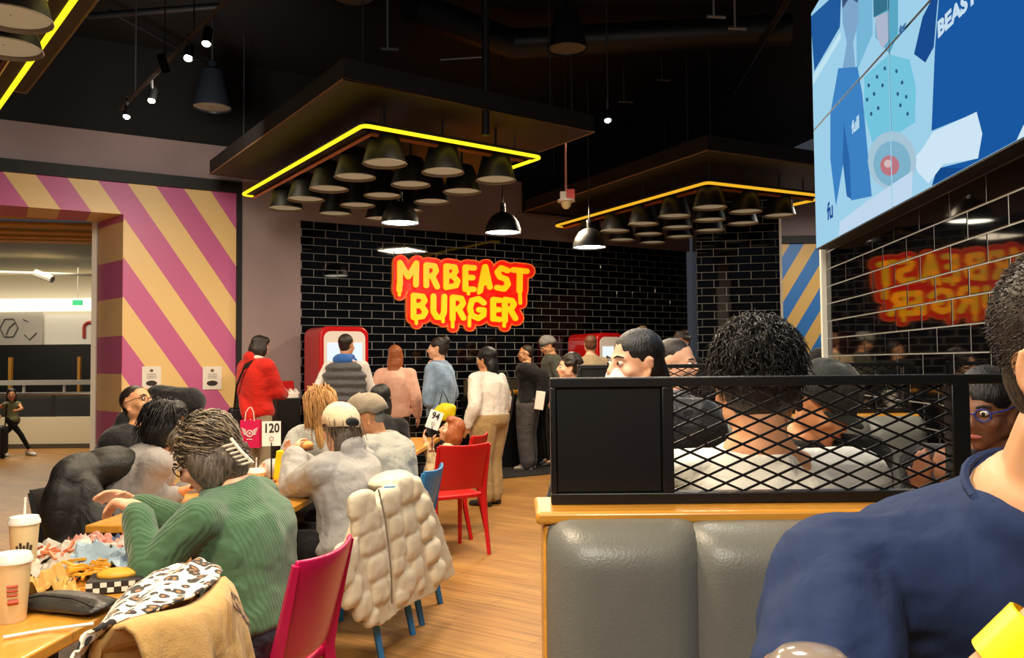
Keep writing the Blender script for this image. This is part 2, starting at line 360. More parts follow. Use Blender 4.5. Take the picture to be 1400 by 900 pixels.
for i, pxx in enumerate((16, 110)):
    p0 = at(pxx, 500, 24); tag(MB().bx((p0.x - .04, 23.9, -1), (p0.x + .04, 24.0, 1.7)).obj('post', M('ochre_post', (176, 122, 46), .5)), ('ochre post of the far gallery rail, near the walking child', 'ochre post of the far gallery rail, beside the entrance jamb')[i], 'post')
fr = thing('gallery_rail', 'white double rail of the gallery across the void', 'railing', (-12.5, 21, 0))
MB().bx((-6, 0, .98), (6, .1, 1.1)).obj('rail', white_p, fr); MB().bx((-6, 0, .74), (6, .06, .80)).obj('rail', white_p, fr)
for i in range(12): MB().box((-5.6 + i, .05, .88), (.05, .05, .28)).obj('bracket', white_p, fr)
glass = M('rail_glass', (150, 160, 155), .05, trans=.85, alpha=.35)
ba = thing('balustrade', 'white balustrade with glass and steel handrail behind the walking child', 'balustrade', (-8.6, 15, 0))
MB().bx((-3, 0, .08), (1.9, .08, .55)).obj('base_panel', M('balustrade_white', (236, 232, 206), .5), ba)
for i in range(3): MB().bx((-2.3 + i * 1.4, .03, .55), (-.95 + i * 1.4, .045, .93)).obj('pane', glass, ba)
for i in range(4): MB().bx((-2.34 + i * 1.4, .02, .5), (-2.3 + i * 1.4, .07, .95)).obj('post', chrome, ba)
MB().tube([(-3, .04, .95), (1.9, .04, .95)], .028, 8).obj('handrail', chrome, ba)
MB().bx((-3, -.02, 0), (1.9, .06, .08)).obj('plinth', M('plinth_grey', (90, 84, 76), .6), ba)
struct('wall_mall_void', MB().bx((-24, 22.5, -4), (-10, 22.6, .74)), M('void_dark', (44, 36, 32), .7, var=.5, vs=1.3))
ex = thing('exit_sign', 'small green exit sign hanging in the mall', 'sign', at(106, 414, 22)); MB().box((0, 0, 0), (.24, .06, .14)).obj('housing', M('exit_green', (40, 150, 90), .5, em=(60, 200, 130), ems=.9), ex)
MB().tube([(0, 0, .07), (0, 0, 1.2)], .008, 5).obj('hanger', white_p, ex)

# ================================================================== CEILING FURNITURE
board_m = M('panel_board', (26, 21, 18), .6, var=.15, vs=2); lip_m = M('panel_lip', (120, 92, 62), .5); copper = M('copper_trim', (150, 84, 34), .35, metal=.4)
neon = emit('neon_yellow', (255, 228, 34), 1.5); shade_m = M('lamp_black', (14, 13, 12), .42); liner_m = M('lamp_liner', (128, 120, 104), .6); diff_m = M('lamp_diffuser', (150, 140, 118), .6, em=(200, 186, 150), ems=.28); rod_m = M('rod_dark', (40, 40, 42), .5)
def rounded(P, r, k=5):
    out = []
    for i in range(len(P)):
        if i in (0, len(P) - 1): out.append(P[i]); continue
        a, b, c = P[i - 1], P[i], P[i + 1]; p = b + (a - b).normalized() * r; q = b + (c - b).normalized() * r
        for j in range(k + 1):
            t = j / k; out.append(p * (1 - t) ** 2 + b * 2 * t * (1 - t) + q * t * t)
    return out
def ceiling_panel(label, C0, u, v, Lu, Lv, N0, nu, nv, tail=.55, nm=None):
    C0 = Vector((*C0, 3.6)); u = Vector((*u, 0)).normalized(); v = Vector((*v, 0)).normalized(); t = thing('hanging_panel', label, 'ceiling panel', C0)
    q = lambda a, b, z: u * a + v * b + UZ * z
    MB().hexa([q(0, 0, 0), q(Lu, 0, 0), q(Lu, Lv, 0), q(0, Lv, 0), q(0, 0, .16), q(Lu, 0, .16), q(Lu, Lv, .16), q(0, Lv, .16)]).obj('board', board_m, t, smooth=False)
    e = MB().tube([q(Lu, -.004, 0), q(0, -.004, 0), q(0, Lv, 0), q(Lu, Lv, 0)], .009, 4); e.obj('edge_trim', lip_m, t)
    n0 = Vector((*N0, 3.35)) - C0; w = lambda a, b, z: n0 + u * a + v * b + UZ * z
    path = [w(nu, .14, 0), w(nu, 0, 0), w(0, 0, 0), w(0, nv, 0), w(tail, nv, 0)]
    MB().tube(rounded(path, .07), .017, 8).obj('neon_tube', nm or neon, t)
    i = .13
    MB().tube([w(nu, i, -.02), w(i, i, -.02), w(i, nv - i, -.02)], .02, 4).obj('copper_trim', copper, t)
    f = MB(); f.hexa([w(nu, .02, .0), w(0.02, .02, .0), w(0.02, i, .0), w(nu, i, .0), w(nu, .02, .05), w(0.02, .02, .05), w(0.02, i, .05), w(nu, i, .05)])
    f.hexa([w(.02, .02, .0), w(.02, nv, .0), w(i, nv, .0), w(i, .02, .0), w(.02, .02, .05), w(.02, nv, .05), w(i, nv, .05), w(i, .02, .05)]); f.obj('frame', board_m, t, smooth=False)
    for a, b in ((.3, .3), (Lu - .3, .3), (.3, Lv - .3), (Lu - .3, Lv - .3)):
        MB().tube([q(a, b, .16), q(a, b, 1.6)], .008, 5).obj('hanger_rod', rod_m, t)
        MB().tube([w(min(a, nu - .1), min(b, nv - .1), .05), w(min(a, nu - .1), min(b, nv - .1), .25)], .008, 5).obj('hanger_rod', rod_m, t)
    return t
U1, V1 = (-.558, .83), (.794, .607)
ceiling_panel('dark suspended ceiling panel with yellow neon edge, in the middle above the aisle', (-1.255, 6.33), U1, V1, 3.86, 2.57, (-1.174, 6.71), 3.29, 1.84)
ceiling_panel('dark suspended ceiling panel with yellow neon edge, farther back beside the video wall', (2.02, 8.61), (-.466, .885), (.885, .466), 3.89, 2.57, (2.1, 9.01), 3.19, 1.84, nm=emit('neon_gold', (240, 178, 40), 1.05))
ceiling_panel('dark suspended ceiling panel with yellow neon edge, cut by the top left of the photo', (-3.81, 6.6), (.634, -.773), (-.773, -.634), 3.86, 2.57, (-3.83, 6.25), 3.3, 1.84, tail=1.2)
lamp0 = None
def cone_lamp(P, label, grp, R=.185, H=.27):
    global lamp0
    if lamp0 is None:
        t = lamp0 = thing('cone_lamp', label, 'lamp', P, group=grp)
        MB().lathe([(R, 0), (R * .72, H * .72), (R * .62, H * .92), (R * .35, H), (.012, H + .01)], n=24, cap=False).obj('shade', shade_m, t)
        MB().lathe([(R * .985, 0), (R * .70, H * .7), (R * .3, H * .93), (.01, H * .94)], n=24, cap=False).obj('liner', liner_m, t); MB().lathe([(.005, .02), (R * .96, .02)], n=24, cap=False).obj('diffuser', diff_m, t)
        MB().tube([(R * math.cos(2 * PI * i / 24), R * math.sin(2 * PI * i / 24), 0) for i in range(25)], .004, 5, cap=False).obj('rim', liner_m, t)
        MB().tube([(0, 0, H), (0, 0, .48)], .012, 6).obj('stem', rod_m, t)
    else:
        t = copy_tree(lamp0); t.location = P; tag(t, label, 'lamp', grp)
    return t
ROWS = ('first', 'second', 'third', 'fourth', 'fifth'); CLS = ('left', 'middle', 'right')
def lamp_grid(A0, du, dv, where, grp):
    for i in range(5):
        for j in range(3):
            cone_lamp((A0[0] + du[0] * i + dv[0] * j, A0[1] + du[1] * i + dv[1] * j, 3.12), f'black cone lamp with grey inside, {CLS[j]} of the {ROWS[i]} row under the {where}', grp)
lamp_grid((-1.056, 7.06), (-.3435, .51), (.46, .345), 'middle ceiling panel', 'cone lamps under the middle panel')
lamp_grid((2.18, 9.24), (-.28, .54), (.47, .28), 'back ceiling panel', 'cone lamps under the back panel')
cone_lamp((-2.40, 4.02, 3.12), 'black cone lamp at the very top left corner, nearest the camera', 'cone lamps top left')
cone_lamp((-2.66, 4.40, 3.12), 'black cone lamp at the left edge, below the top corner one', 'cone lamps top left')
# lit dome pendants over the order counter
glow = emit('pendant_glow', (255, 244, 222), 9)
dome0 = None
def dome(P, label, grp, lit=True, R=.2, top=5.2):
    t = thing('dome_pendant', label, 'pendant lamp', P, group=grp)
    MB().lathe([(R, 0), (R * .97, .05), (R * .85, .12), (R * .6, .19), (R * .3, .225), (.03, .235), (.03, .30)], n=28, cap=False).obj('shade', shade_m, t)
    MB().lathe([(.01, .012), (R * .95, .012)], n=28, cap=False).obj('diffuser', glow if lit else liner_m, t)
    MB().tube([(0, 0, .25), (0, 0, .33), (0, 0, .34)], [.03, .03, .012], 8).obj('cap', chrome, t)
    MB().tube([(0, 0, .3), (0, 0, top - P[2])], .007, 5).obj('cord', rod_m, t)
    return t
dome((-1.17, 8.9, 2.92), 'lit black dome pendant under the cone lamps, left of the wall sign', 'lit dome pendants', top=3.6)
dome((-.09, 9.3, 2.87), 'lit black dome pendant hanging clear to the right of the cone lamps', 'lit dome pendants')
dome((.93, 10.05, 2.80), 'lit black dome pendant below the back ceiling panel', 'lit dome pendants')
def high_shade(P, label, R=.2):      # black high-bay shades near the ceiling
    t = thing('high_bay_lamp', label, 'lamp', P, group='high bay lamps')
    MB().lathe([(R, 0), (R * .98, .05), (R * .55, .4), (.05, .42), (.04, .5)], n=24, cap=False).obj('shade', M('shade_blue_black', (26, 30, 38), .25), t)
    MB().lathe([(.01, .02), (R * .96, .02)], n=24, cap=False).obj('diffuser', liner_m, t)
    MB().tube([(0, 0, .45), (0, 0, 5.2 - P[2])], .01, 5).obj('cord', rod_m, t)
high_shade(at(290, 148, 8.9), 'black high bay lamp beside the spotlight track'); high_shade(at(775, 68, 8.4), 'black high bay lamp above the red alarm'); high_shade(at(482, -2, 7.6), 'black high bay lamp at the top edge of the photo')
# spotlight tracks
spot_glow = emit('spot_glow', (255, 240, 205), 40)
trk = thing('spotlight_track', 'black ceiling track carrying bright spotlights, top left', 'track light', atz(312, -5, 4.0))
b0 = trk.location.copy(); MB().tube([Vector((0, 0, 0)) + atz(330, -20, 4.0) - b0, atz(165, 150, 4.0) - b0], .022, 4).obj('rail', blacksat, trk)
for i in range(4):
    q = atz(305 - i * 40, 8 + i * 40, 4.0) - b0; MB().tube([q, q + Vector((0, 0, 1.2))], .006, 5).obj('hanger_rod', rod_m, trk)
def spot_head(P, parent, org, lit=True, aim=(0, -.25, -1), drop=.12):
    P = Vector(P) - org; d = Vector(aim).normalized()
    MB().tube([P + Vector((0, 0, drop + .08)), P - d * .08], .012, 5).obj('stem', rod_m, parent)
    h = MB().tube([P - d * .14, P - d * .13, P], [.03, .035, .035], 12, cap=False).obj('lamp_head', blacksat, parent)
    if lit: MB().ell(P - d * .01, .03, nu=10, nv=6).obj('bulb', spot_glow, h)
for x, y, lit, a in ((282, 60, True, (0, -.3, -1)), (257, 80, True, (.1, -.6, -1)), (227, 98, False, (.3, .1, -1)), (207, 138, True, (0, -.4, -1)), (173, 160, True, (0, -.4, -1))):
    spot_head(atz(x, y, 3.84), trk, b0, lit, a)
for (x, y), lb in (((782, 186), 'small bright spotlight at the corner of the middle ceiling panel'), ((831, 165), 'small bright spotlight on a rod right of the middle ceiling panel')):
    P = atz(x, y, 3.75); t = thing('spotlight', lb, 'spotlight', P); spot_head(P, t, P, True, (0, -.4, -1)); MB().tube([(0, 0, .18), (0, 0, 1.45)], .008, 5).obj('hanger_rod', rod_m, t)
# fire alarm on its rod
P = at(774, 276, 8.6); t = thing('fire_alarm', 'red and white fire alarm hanging on a pale rod', 'alarm', P); wt = M('alarm_white', (235, 222, 210), .4)
MB().bx((-.06, -.04, .02), (.01, .04, .1)).obj('back_box', wt, t); MB().bx((.0, -.05, .02), (.085, .04, .12)).obj('red_box', M('alarm_red', (224, 66, 44), .4), t)
MB().lathe([(.09, 0), (.09, .02), (.02, .025)], n=16).obj('flange', wt, t); MB().lathe([(.02, -.075), (.045, -.05), (.055, 0)], n=14).obj('strobe', M('alarm_lens', (214, 196, 150), .25), t)
MB().tube([(0, 0, .1), (0, 0, .9)], .012, 6).obj('rod', M('alarm_rod', (214, 150, 140), .5), t); MB().tube([(0, 0, .9), (0, 0, 5.2 - P.z)], .008, 6).obj('upper_rod', rod_m, t)
# ducts, pipes and rods up in the black ceiling
duct_m = M('duct_black', (16, 19, 23), .5)
def pipe(label, pts, r, cat='pipe', m=duct_m): return tag(MB().tube(pts, r, 10).obj('pipe' if r < .12 else 'duct', m), label, cat)
pipe('thick black duct running across above the middle panel', [atz(560, 8, 4.9), atz(700, 60, 4.9), atz(1080, 40, 4.9)], .16, 'duct')
pipe('black pipe slanting up beside the video wall', [atz(1000, 128, 4.75), atz(1085, -15, 4.75)], .035)
pipe('vertical dark projector pole piercing the middle panel', [at(664, 185, 7.2), at(664, -60, 7.2)], .035, 'pole')
pipe('thin pipe along the ceiling at top left', [atz(120, 22, 4.8), atz(300, 8, 4.8)], .03)
pipe('long dark conduit slanting to the middle panel corner', [atz(150, 15, 4.9), atz(340, 118, 4.9)], .02)
cm = M('conduit_grey', (120, 122, 126), .4)
pipe('short grey bar fixed to the projector pole', [at(602, 82, 7.25), at(663, 78, 7.25)], .008, 'bar', cm)
for i, (x, y) in enumerate(((530, 68), (976, 24), (1005, 40), (853, 140), (905, 110), (940, 195))):
    P = atz(x, y, 4.4) if i < 3 else at(x, y, 9.6)
    tag(MB().tube([P, P + Vector((0, 0, 5.2 - P.z))], .01, 5).tube([P + Vector((-.06, 0, .01)), P + Vector((.1, 0, 0))], .014, 5).obj('hanger', cm if i < 3 else rod_m), ('bluish fitting above the middle panel corner', 'small grey fitting near the ceiling, left of the pair', 'small grey fitting near the ceiling, right of the pair', 'thin hanger rod left of the back panel', 'thin hanger rod over the back panel', 'thin short hanger rod at the back panel')[i], 'hanger')

# ================================================================== WALL SIGN
sg = thing('wall_sign', 'red and yellow dripping MRBEAST BURGER sign on the black tiles', 'sign', bw(2.5, 2.5, .03)); so = sg.location.copy()
def sp(x, y, off): return onb(400 + x / 3.889, 290 + y / 3.889, off) - so
G = [[(568, 270), (568, 388)], [(568, 270), (612, 345), (655, 272), (653, 388)], [(565, 388), (565, 418)],
     [(708, 282), (708, 392)], [(708, 282), (752, 288), (760, 312), (746, 338), (712, 342)], [(740, 342), (766, 398)],
     [(814, 288), (814, 402)], [(814, 288), (858, 294), (864, 316), (850, 338), (818, 342)], [(850, 342), (874, 366), (866, 392), (818, 400)],
     [(916, 294), (916, 412)], [(916, 294), (962, 298)], [(916, 348), (954, 350)], [(916, 410), (960, 412)],
     [(1020, 292), (994, 420)], [(1022, 292), (1046, 400)], [(1006, 376), (1036, 376)],
     [(1140, 312), (1106, 298), (1086, 320), (1100, 346), (1134, 358), (1142, 386), (1122, 410), (1084, 402)],
     [(1170, 308), (1242, 316)], [(1206, 312), (1204, 420)],
     [(640, 444), (640, 560)], [(640, 444), (690, 450), (700, 472), (682, 496), (646, 500)], [(684, 502), (704, 530), (690, 556), (642, 562)],
     [(746, 448), (746, 530), (764, 560), (790, 560), (802, 536), (804, 450)],
     [(848, 454), (848, 570)], [(848, 454), (894, 460), (904, 486), (886, 512), (854, 518)], [(882, 518), (906, 564)],
     [(1014, 484), (986, 462), (952, 470), (940, 512), (950, 550), (984, 566), (1012, 548), (1014, 522), (988, 520)],
     [(1064, 466), (1064, 570)], [(1064, 466), (1098, 470)], [(1064, 518), (1094, 520)], [(1064, 568), (1098, 572)],
     [(1126, 466), (1126, 578)], [(1126, 466), (1164, 472), (1174, 492), (1160, 514), (1132, 520)], [(1156, 520), (1182, 566)]]
DR = [[(565, 400), (565, 442)], [(1206, 420), (1208, 486)], [(655, 560), (655, 594)], [(796, 558), (797, 584)], [(848, 566), (848, 612)], [(938, 556), (937, 606)], [(1122, 572), (1122, 608)], [(932, 410), (932, 436)], [(988, 414), (988, 432)]]
def sign_layer(name, hw, dhw, off, dep, mat, extra=()):
    mb = MB()
    for grp, w in ((G, hw), (DR, dhw)):
        for path in grp:
            for poly in blob(path, w, 6): mb.prism([sp(x, y, off) for x, y in poly], NB * dep)
    for poly in extra: mb.prism([sp(x, y, off) for x, y in poly], NB * dep)
    return mb.obj(name, mat, sg, smooth=False)
fill = [[(560, 280), (1240, 320), (1215, 420), (600, 420)], [(620, 420), (1200, 420), (1190, 560), (640, 560)]]
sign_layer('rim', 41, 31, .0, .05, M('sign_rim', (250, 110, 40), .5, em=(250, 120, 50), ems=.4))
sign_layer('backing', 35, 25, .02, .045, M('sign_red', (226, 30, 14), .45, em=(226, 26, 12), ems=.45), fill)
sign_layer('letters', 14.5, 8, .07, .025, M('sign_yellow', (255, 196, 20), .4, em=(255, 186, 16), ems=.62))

# posters and wall notices
paper = M('paper_white', (240, 234, 224), .7); ink = M('ink_dark', (50, 40, 38), .7)
def poster(x0, y0, x1, y1, label):
    a, b = onb(x0, y1, .006), onb(x1, y0, .006); s0, s1 = s_of(a), s_of(b); z0, z1 = a.z, b.z; c = bw((s0 + s1) / 2, z0, .005); t = thing('poster', label, 'poster', c)
    w, h = s1 - s0, z1 - z0
    MB().hexa([T * (-w / 2), T * (w / 2), T * (w / 2) + NB * .006, T * (-w / 2) + NB * .006] + [p + UZ * h for p in (T * (-w / 2), T * (w / 2), T * (w / 2) + NB * .006, T * (-w / 2) + NB * .006)]).obj('sheet', paper, t, smooth=False)
    return t, w, h
for x0, lb in ((194, 'white poster on the striped wall, nearer the entrance'), (277, 'white poster on the striped wall, nearer the black edge')):
    t, w, h = poster(x0, 501, x0 + 26, 533, lb)
    R_ = Matrix((T, NB, UZ)).transposed(); MB().ell(NB * .007 + UZ * h * .27, (w * .3, .002, h * .12), R_, 12, 6).obj('dark_picture', ink, t)
    MB().ell(NB * .007 + UZ * h * .82, (w * .1, .002, h * .07), R_, 8, 6).obj('emblem', M('emblem_brown', (120, 84, 50), .6), t)
    for i in range(3): MB().box(NB * .007 + UZ * h * (.66 - .08 * i), (w * .5, .002, h * .02), R_.to_3x3()).obj('text_line', ink, t)
t, w, h = poster(346, 405, 357, 455, 'narrow red and white notice on the grey pier'); R_ = Matrix((T, NB, UZ)).transposed().to_3x3(); mr = M('notice_maroon', (110, 50, 50), .6)
for x in (-.33, 0, .33): MB().box(T * (w * x) + NB * .008 + UZ * h * .42, (w * .14, .003, h * .7), R_).obj('stripe', mr, t)
MB().box(NB * .008 + UZ * h * .9, (w * .5, .003, h * .08), R_).obj('emblem', mr, t)

# ================================================================== KIOSKS, COUNTERS
RZB = math.atan2(T.y, T.x)
screen_w = emit('kiosk_screen', (226, 236, 240), 1.15); dot_b = emit('kiosk_dot', (40, 110, 190), .9)
def rrect(w, h, r, k=6, x0=0, z0=0):
    out = []
    for cx, cz, a0 in ((w - r, h - r, 0), (r, h - r, PI / 2), (r, r, PI), (w - r, r, 1.5 * PI)):
        out += [(x0 + cx + r * math.cos(a0 + PI / 2 * i / k), z0 + cz + r * math.sin(a0 + PI / 2 * i / k)) for i in range(k + 1)]
    return out
def kiosk(px0, px1, pyt, off, dep, label):
    a, b = onb(px0, pyt, off), onb(px1, pyt, off); w = s_of(b) - s_of(a); h = a.z
    t = thing('order_kiosk', label, 'kiosk', bw(s_of(a), 0, off), RZB)          # local: x along the wall, -y to the room
    bd = MB().prism([(x, 0, z) for x, z in rrect(w, h, .11)], (0, dep, 0)).obj('cabinet', red_p, t, angle=50); bevel(bd, .02, 3)
    MB().prism([(x, -.012, z) for x, z in rrect(w - .1, h - 1.0, .09, x0=.05, z0=.94)], (0, .02, 0)).obj('bezel', M('kiosk_white', (240, 232, 226), .3), t, angle=50)
    s = MB().bx((.09, -.018, 1.0), (w - .09, -.010, h - .2)).obj('screen', screen_w, t)
    d = MB()
    for i in range(9): d.lathe([(.022, -.002), (.022, .002)], (.14 + (w - .28) * ((i * 37) % 9) / 8, -.02, 1.22 + .09 * (i % 4)), 8, Matrix.Rotation(PI / 2, 3, 'X'))
    d.obj('menu_dots', dot_b, s)
    MB().bx((w * .3, -.02, .72), (w * .7, .01, .86)).obj('card_reader', black, t)
    return t
kiosk(437, 504, 446, .75, .6, 'red order kiosk with white screen, left of the sign')
kiosk(816, 853, 455, .8, .74, 'red order kiosk with white screen, right of the sign')
cb = M('counter_black', (14, 14, 15), .4)
ct = thing('serving_counter', 'black serving counter along the tiled wall', 'counter', bw(2.3, 0, .05), RZB)
bevel(MB().bx((0, -.62, 0), (1.75, 0, .90)).obj('body', cb, ct), .01); bevel(MB().bx((-.03, -.66, .90), (1.78, 0, .94)).obj('worktop', M('worktop_dark', (24, 24, 25), .3), ct), .008)
na, nc = onb(379, 545, .62), onb(411, 545, .62); sa, sc0 = s_of(na), s_of(nc); nw = sc0 - sa
pd = thing('napkin_stand', 'black stand with napkins beside the left kiosk', 'stand', bw(sa, 0, .62), RZB)
bevel(MB().bx((0, 0, 0), (nw, .42, na.z)).obj('body', cb, pd), .01)
nb = thing('napkin_tray', 'pale tray of napkins on the black stand', 'tray', bw(sa + .02, na.z + .001, .6), RZB); MB().bx((0, 0, 0), (nw - .04, .16, .05)).obj('tray', paper, nb)
for i in range(4):
    MB().prism([(.02 + i * .06, .03, .05), (.09 + i * .06, .03, .05), (.05 + i * .06, .05, .11)], (0, .08, 0)).obj('napkin', paper, nb, smooth=False)
rb = thing('red_dispenser', 'red dispenser box behind the napkin tray', 'box', bw(sa + .0, na.z + .001, .4), RZB); bevel(MB().bx((0, 0, 0), (nw - .01, .14, .2)).obj('body', red_p, rb), .015)
fd = M('gold_food', (208, 150, 50), .5, var=.4, vs=30, bump=.6, bs=40)
for i, (s, lb) in enumerate(((2.42, 'black tray of golden food on the serving counter, nearer the denim jacket'), (2.95, 'black tray of golden food on the serving counter, nearer the white sweater'))):
    ft = thing('food_tray', lb, 'tray', bw(s, .941, .42), RZB); bevel(MB().bx((-.2, -.14, 0), (.2, .14, .05)).obj('tray', black, ft), .008)
    m = MB()
    for k in range(16): m.ell((rnd.uniform(-.16, .16), rnd.uniform(-.1, .1), .06 + rnd.uniform(0, .03)), (.045, .035, .03), None, 8, 5)
    m.obj('food', fd, ft)['kind'] = 'stuff'
    MB().bx((-.2, .14, .0), (.2, .16, .26)).obj('guard', M('tray_guard', (60, 54, 40), .3), ft)

# ================================================================== VIDEO WALL on the right-hand wall
SO = .10
def sc_pt(px, py, o=0): return onp(px, py, rw(0, 0, SO + o), NR)
S_bl = sc_pt(1116, 341.5); q_l = (S_bl - R0).dot(RD); zb = S_bl.z; q_m = (sc_pt(1221, 250) - R0).dot(RD); PW = q_l - q_m; PHH = sc_pt(1114, 177).z - zb
vw = thing('video_wall', 'bright video wall of four panels showing a cooking show, on the black tiles', 'screen', rw(q_l, zb, SO)); vo = vw.location.copy()
def clip(poly, x0, x1, y0, y1):
    for ax, lim, sg_ in ((0, x0, 1), (0, x1, -1), (1, y0, 1), (1, y1, -1)):
        out = []
        for i in range(len(poly)):
            p, q = poly[i - 1], poly[i]; ip, iq = sg_ * (p[ax] - lim) >= 0, sg_ * (q[ax] - lim) >= 0
            if ip != iq:
                k = (lim - p[ax]) / (q[ax] - p[ax]); out.append((p[0] + k * (q[0] - p[0]), p[1] + k * (q[1] - p[1])))
            if iq: out.append(q)
        poly = out
        if len(poly) < 3: return []
    return poly
def zz(*pts): return [(1100 + x / 2.571, y / 2.571) for x, y in pts]
def ellz(cx, cy, rx, ry, n=20): return zz(*[(cx + rx * math.cos(2 * PI * i / n), cy + ry * math.sin(2 * PI * i / n)) for i in range(n)])
PIC = [((162, 212, 238), zz((-40, -200), (1000, -600), (1000, 700), (-40, 1100))),
       ((34, 92, 160), zz((20, 60), (130, -40), (125, 95), (35, 250))), ((196, 232, 246), zz((30, 265), (128, 110), (128, 135), (30, 300))),
       ((120, 186, 220), zz((180, -80), (240, -80), (240, 120), (185, 250))), ((90, 170, 200), zz((250, -80), (330, -80), (330, 120), (300, 190), (250, 130))),
       ((128, 170, 208), zz((130, -60), (192, -60), (190, 80), (172, 150), (180, 240), (135, 240), (150, 150), (135, 80))), ((60, 84, 120), zz((130, -60), (192, -60), (188, 10), (160, -10), (135, 30))),
       ((62, 132, 198), zz((120, 240), (188, 235), (205, 330), (238, 690), (166, 705), (140, 560), (112, 725), (92, 560), (92, 400))),
       ((44, 104, 172), zz((140, 430), (160, 560), (166, 700), (150, 690), (135, 560))),
       ((54, 116, 140), zz((243, -40), (300, -40), (300, 30), (245, 62))), ((176, 186, 210), zz((250, 60), (298, 38), (300, 140), (276, 172), (256, 130))),
       ((118, 200, 226), zz((212, 270), (300, 190), (372, 210), (394, 300), (392, 430), (330, 470), (240, 500), (212, 400))),
       ((26, 76, 146), zz((388, 190), (418, 60), (480, -60), (470, 20), (458, 165), (428, 220))),
       ((26, 90, 164), zz((480, -60), (900, -300), (900, 420), (720, 565), (650, 605), (445, 675), (480, 590), (600, 560), (625, 480), (610, 395), (450, 460), (462, 170))),
       ((20, 74, 142), zz((470, 590), (640, 590), (560, 640), (445, 675))), ((214, 236, 250), zz((720, 560), (775, 440), (900, 380), (900, 520), (725, 600))),
       ((210, 234, 250), zz((455, 465), (610, 393), (630, 470), (615, 557), (492, 578), (440, 645), (402, 605), (388, 560), (420, 520))),
       ((168, 200, 218), ellz(312, 565, 86, 104)), ((128, 180, 206), ellz(312, 575, 66, 80)), ((190, 120, 130), ellz(304, 582, 34, 36)), ((216, 190, 190), ellz(298, 575, 14, 14)),
       ((196, 220, 242), zz((128, 780), (235, 700), (385, 600), (382, 690), (322, 742), (120, 860)))]
for c_, r_ in zip(range(14), [(230, 300), (260, 270), (225, 350), (250, 330), (280, 300), (240, 400), (265, 380), (330, 250), (350, 290), (365, 340), (335, 330), (370, 400), (345, 370), (290, 240)]):
    PIC.append(((50, 92, 130), ellz(r_[0], r_[1], 5, 8, 6)))
pm = {}
def pmat(c):
    if c not in pm: pm[c] = emit('screen_%d_%d_%d' % c, c, .95)
    return pm[c]
TXT = [('fu', 58, (98, 742), (24, 70, 150)), ('full', 40, (188, 440), (190, 225, 245)), ('BEAST', 50, (545, 45), (200, 226, 244)), ('for', 26, (355, 100), (60, 110, 160))]
def pab(P): return ((q_l - (P - R0).dot(RD)), P.z - zb)      # across (from the far edge, towards the camera), up
for ci in range(2):
    for ri in range(2):
        x0, x1, y0, y1 = ci * PW, (ci + 1) * PW, ri * PHH, (ri + 1) * PHH
        loc = lambda a, b, o: -RD * a + UZ * b + NR * o
        pn = MB().hexa([loc(x0, y0, -.09), loc(x1, y0, -.09), loc(x1, y0, 0), loc(x0, y0, 0), loc(x0, y1, -.09), loc(x1, y1, -.09), loc(x1, y1, 0), loc(x0, y1, 0)]).obj('screen_panel', black, vw, smooth=False)
        g_ = .006; mb = MB(); cols = []
        for li, (c, poly) in enumerate(PIC):
            p = clip([pab(sc_pt(x, y)) for x, y in poly], x0 + g_, x1 - g_, y0 + g_, y1 - g_)
            if len(p) < 3: continue
            if c not in cols: cols.append(c)
            mb.k = cols.index(c); mb.add([loc(a, b, .0006 + .00025 * li) for a, b in p], [tuple(range(len(p)))])
        mb.obj('picture', [pmat(c) for c in cols], pn, smooth=False)
for tx, sz, (x, y), c in TXT:
    P = sc_pt(1100 + x / 2.571, y / 2.571); k = (P - CAM).length / F / 2.571
    text_mb(tx, sz * k * 1.35, P - vo, -RD, UZ, NR, .012, sx=1.5 if tx == 'BEAST' else 1.25, bold=.004).obj('caption', pmat(c), vw, smooth=False)

# ================================================================== BOOTHS
leather = M('grey_leather', (112, 112, 104), .38, spec=.5, var=.06, vs=12, bump=.12, bs=220)
def cushion(x0, x1, yf, yb, z0, z1, name, par, org, sgn=-1):      # upholstered channel: face at yf
    mb = MB(); nx, nz = 14, 18; w = x1 - x0; h = z1 - z0
    def fn(u, v):
        eu = min(u, 1 - u) * w; ev = (1 - v) * h; r = .035
        d = (1 - max(0, 1 - eu / r) ** 2) ** .5 if eu < r else 1
        e = (1 - max(0, 1 - ev / .045) ** 2) ** .5 if ev < .045 else 1
        bul = .012 * math.sin(PI * u)
        return Vector((x0 + u * w, yb + (yf - yb) * (d * .75 + .25) * (e * .8 + .2) + sgn * bul * e, z0 + v * h)) - Vector(org)
    def gu(i): return .5 - .5 * math.cos(PI * i)
    mb.grid(lambda u, v: fn(gu(u), 1 - (1 - v) ** 2), nx, nz)
    o = mb.obj(name, leather, par, angle=180); s = o.modifiers.new('thick', 'SOLIDIFY'); s.thickness = .02; s.offset = sgn * -1
    return o
yb0 = 1.42
bench = thing('booth_bench', 'grey leather booth bench with honey wood cap, behind the man in the navy shirt', 'bench', (.7, 1.5, .25)); bo = bench.location.copy()
def bb(a, b, name, m, bev=.006, par=bench, org=bo): return bevel(MB().bx(Vector(a) - org, Vector(b) - org).obj(name, m, par), bev)
xl = at(733, 701, yb0).x; ztop = at(735, 701, yb0).z
bb((xl, yb0, ztop - .021), (1.44, yb0 + .165, ztop), 'cap', wood_y); bb((xl + .012, yb0 + .01, .25), (xl + .032, yb0 + .155, ztop - .021), 'end_panel', wood_y)
bb((xl + .032, yb0 + .03, .25), (1.44, yb0 + .13, ztop - .021), 'core', black)
for i in range(6):
    cushion(.073 + i * .222, .073 + (i + 1) * .222 - .002, yb0 - .045, yb0 + .035, .70, ztop - .030 - (.004 if i else 0), 'back_cushion', bench, bo)
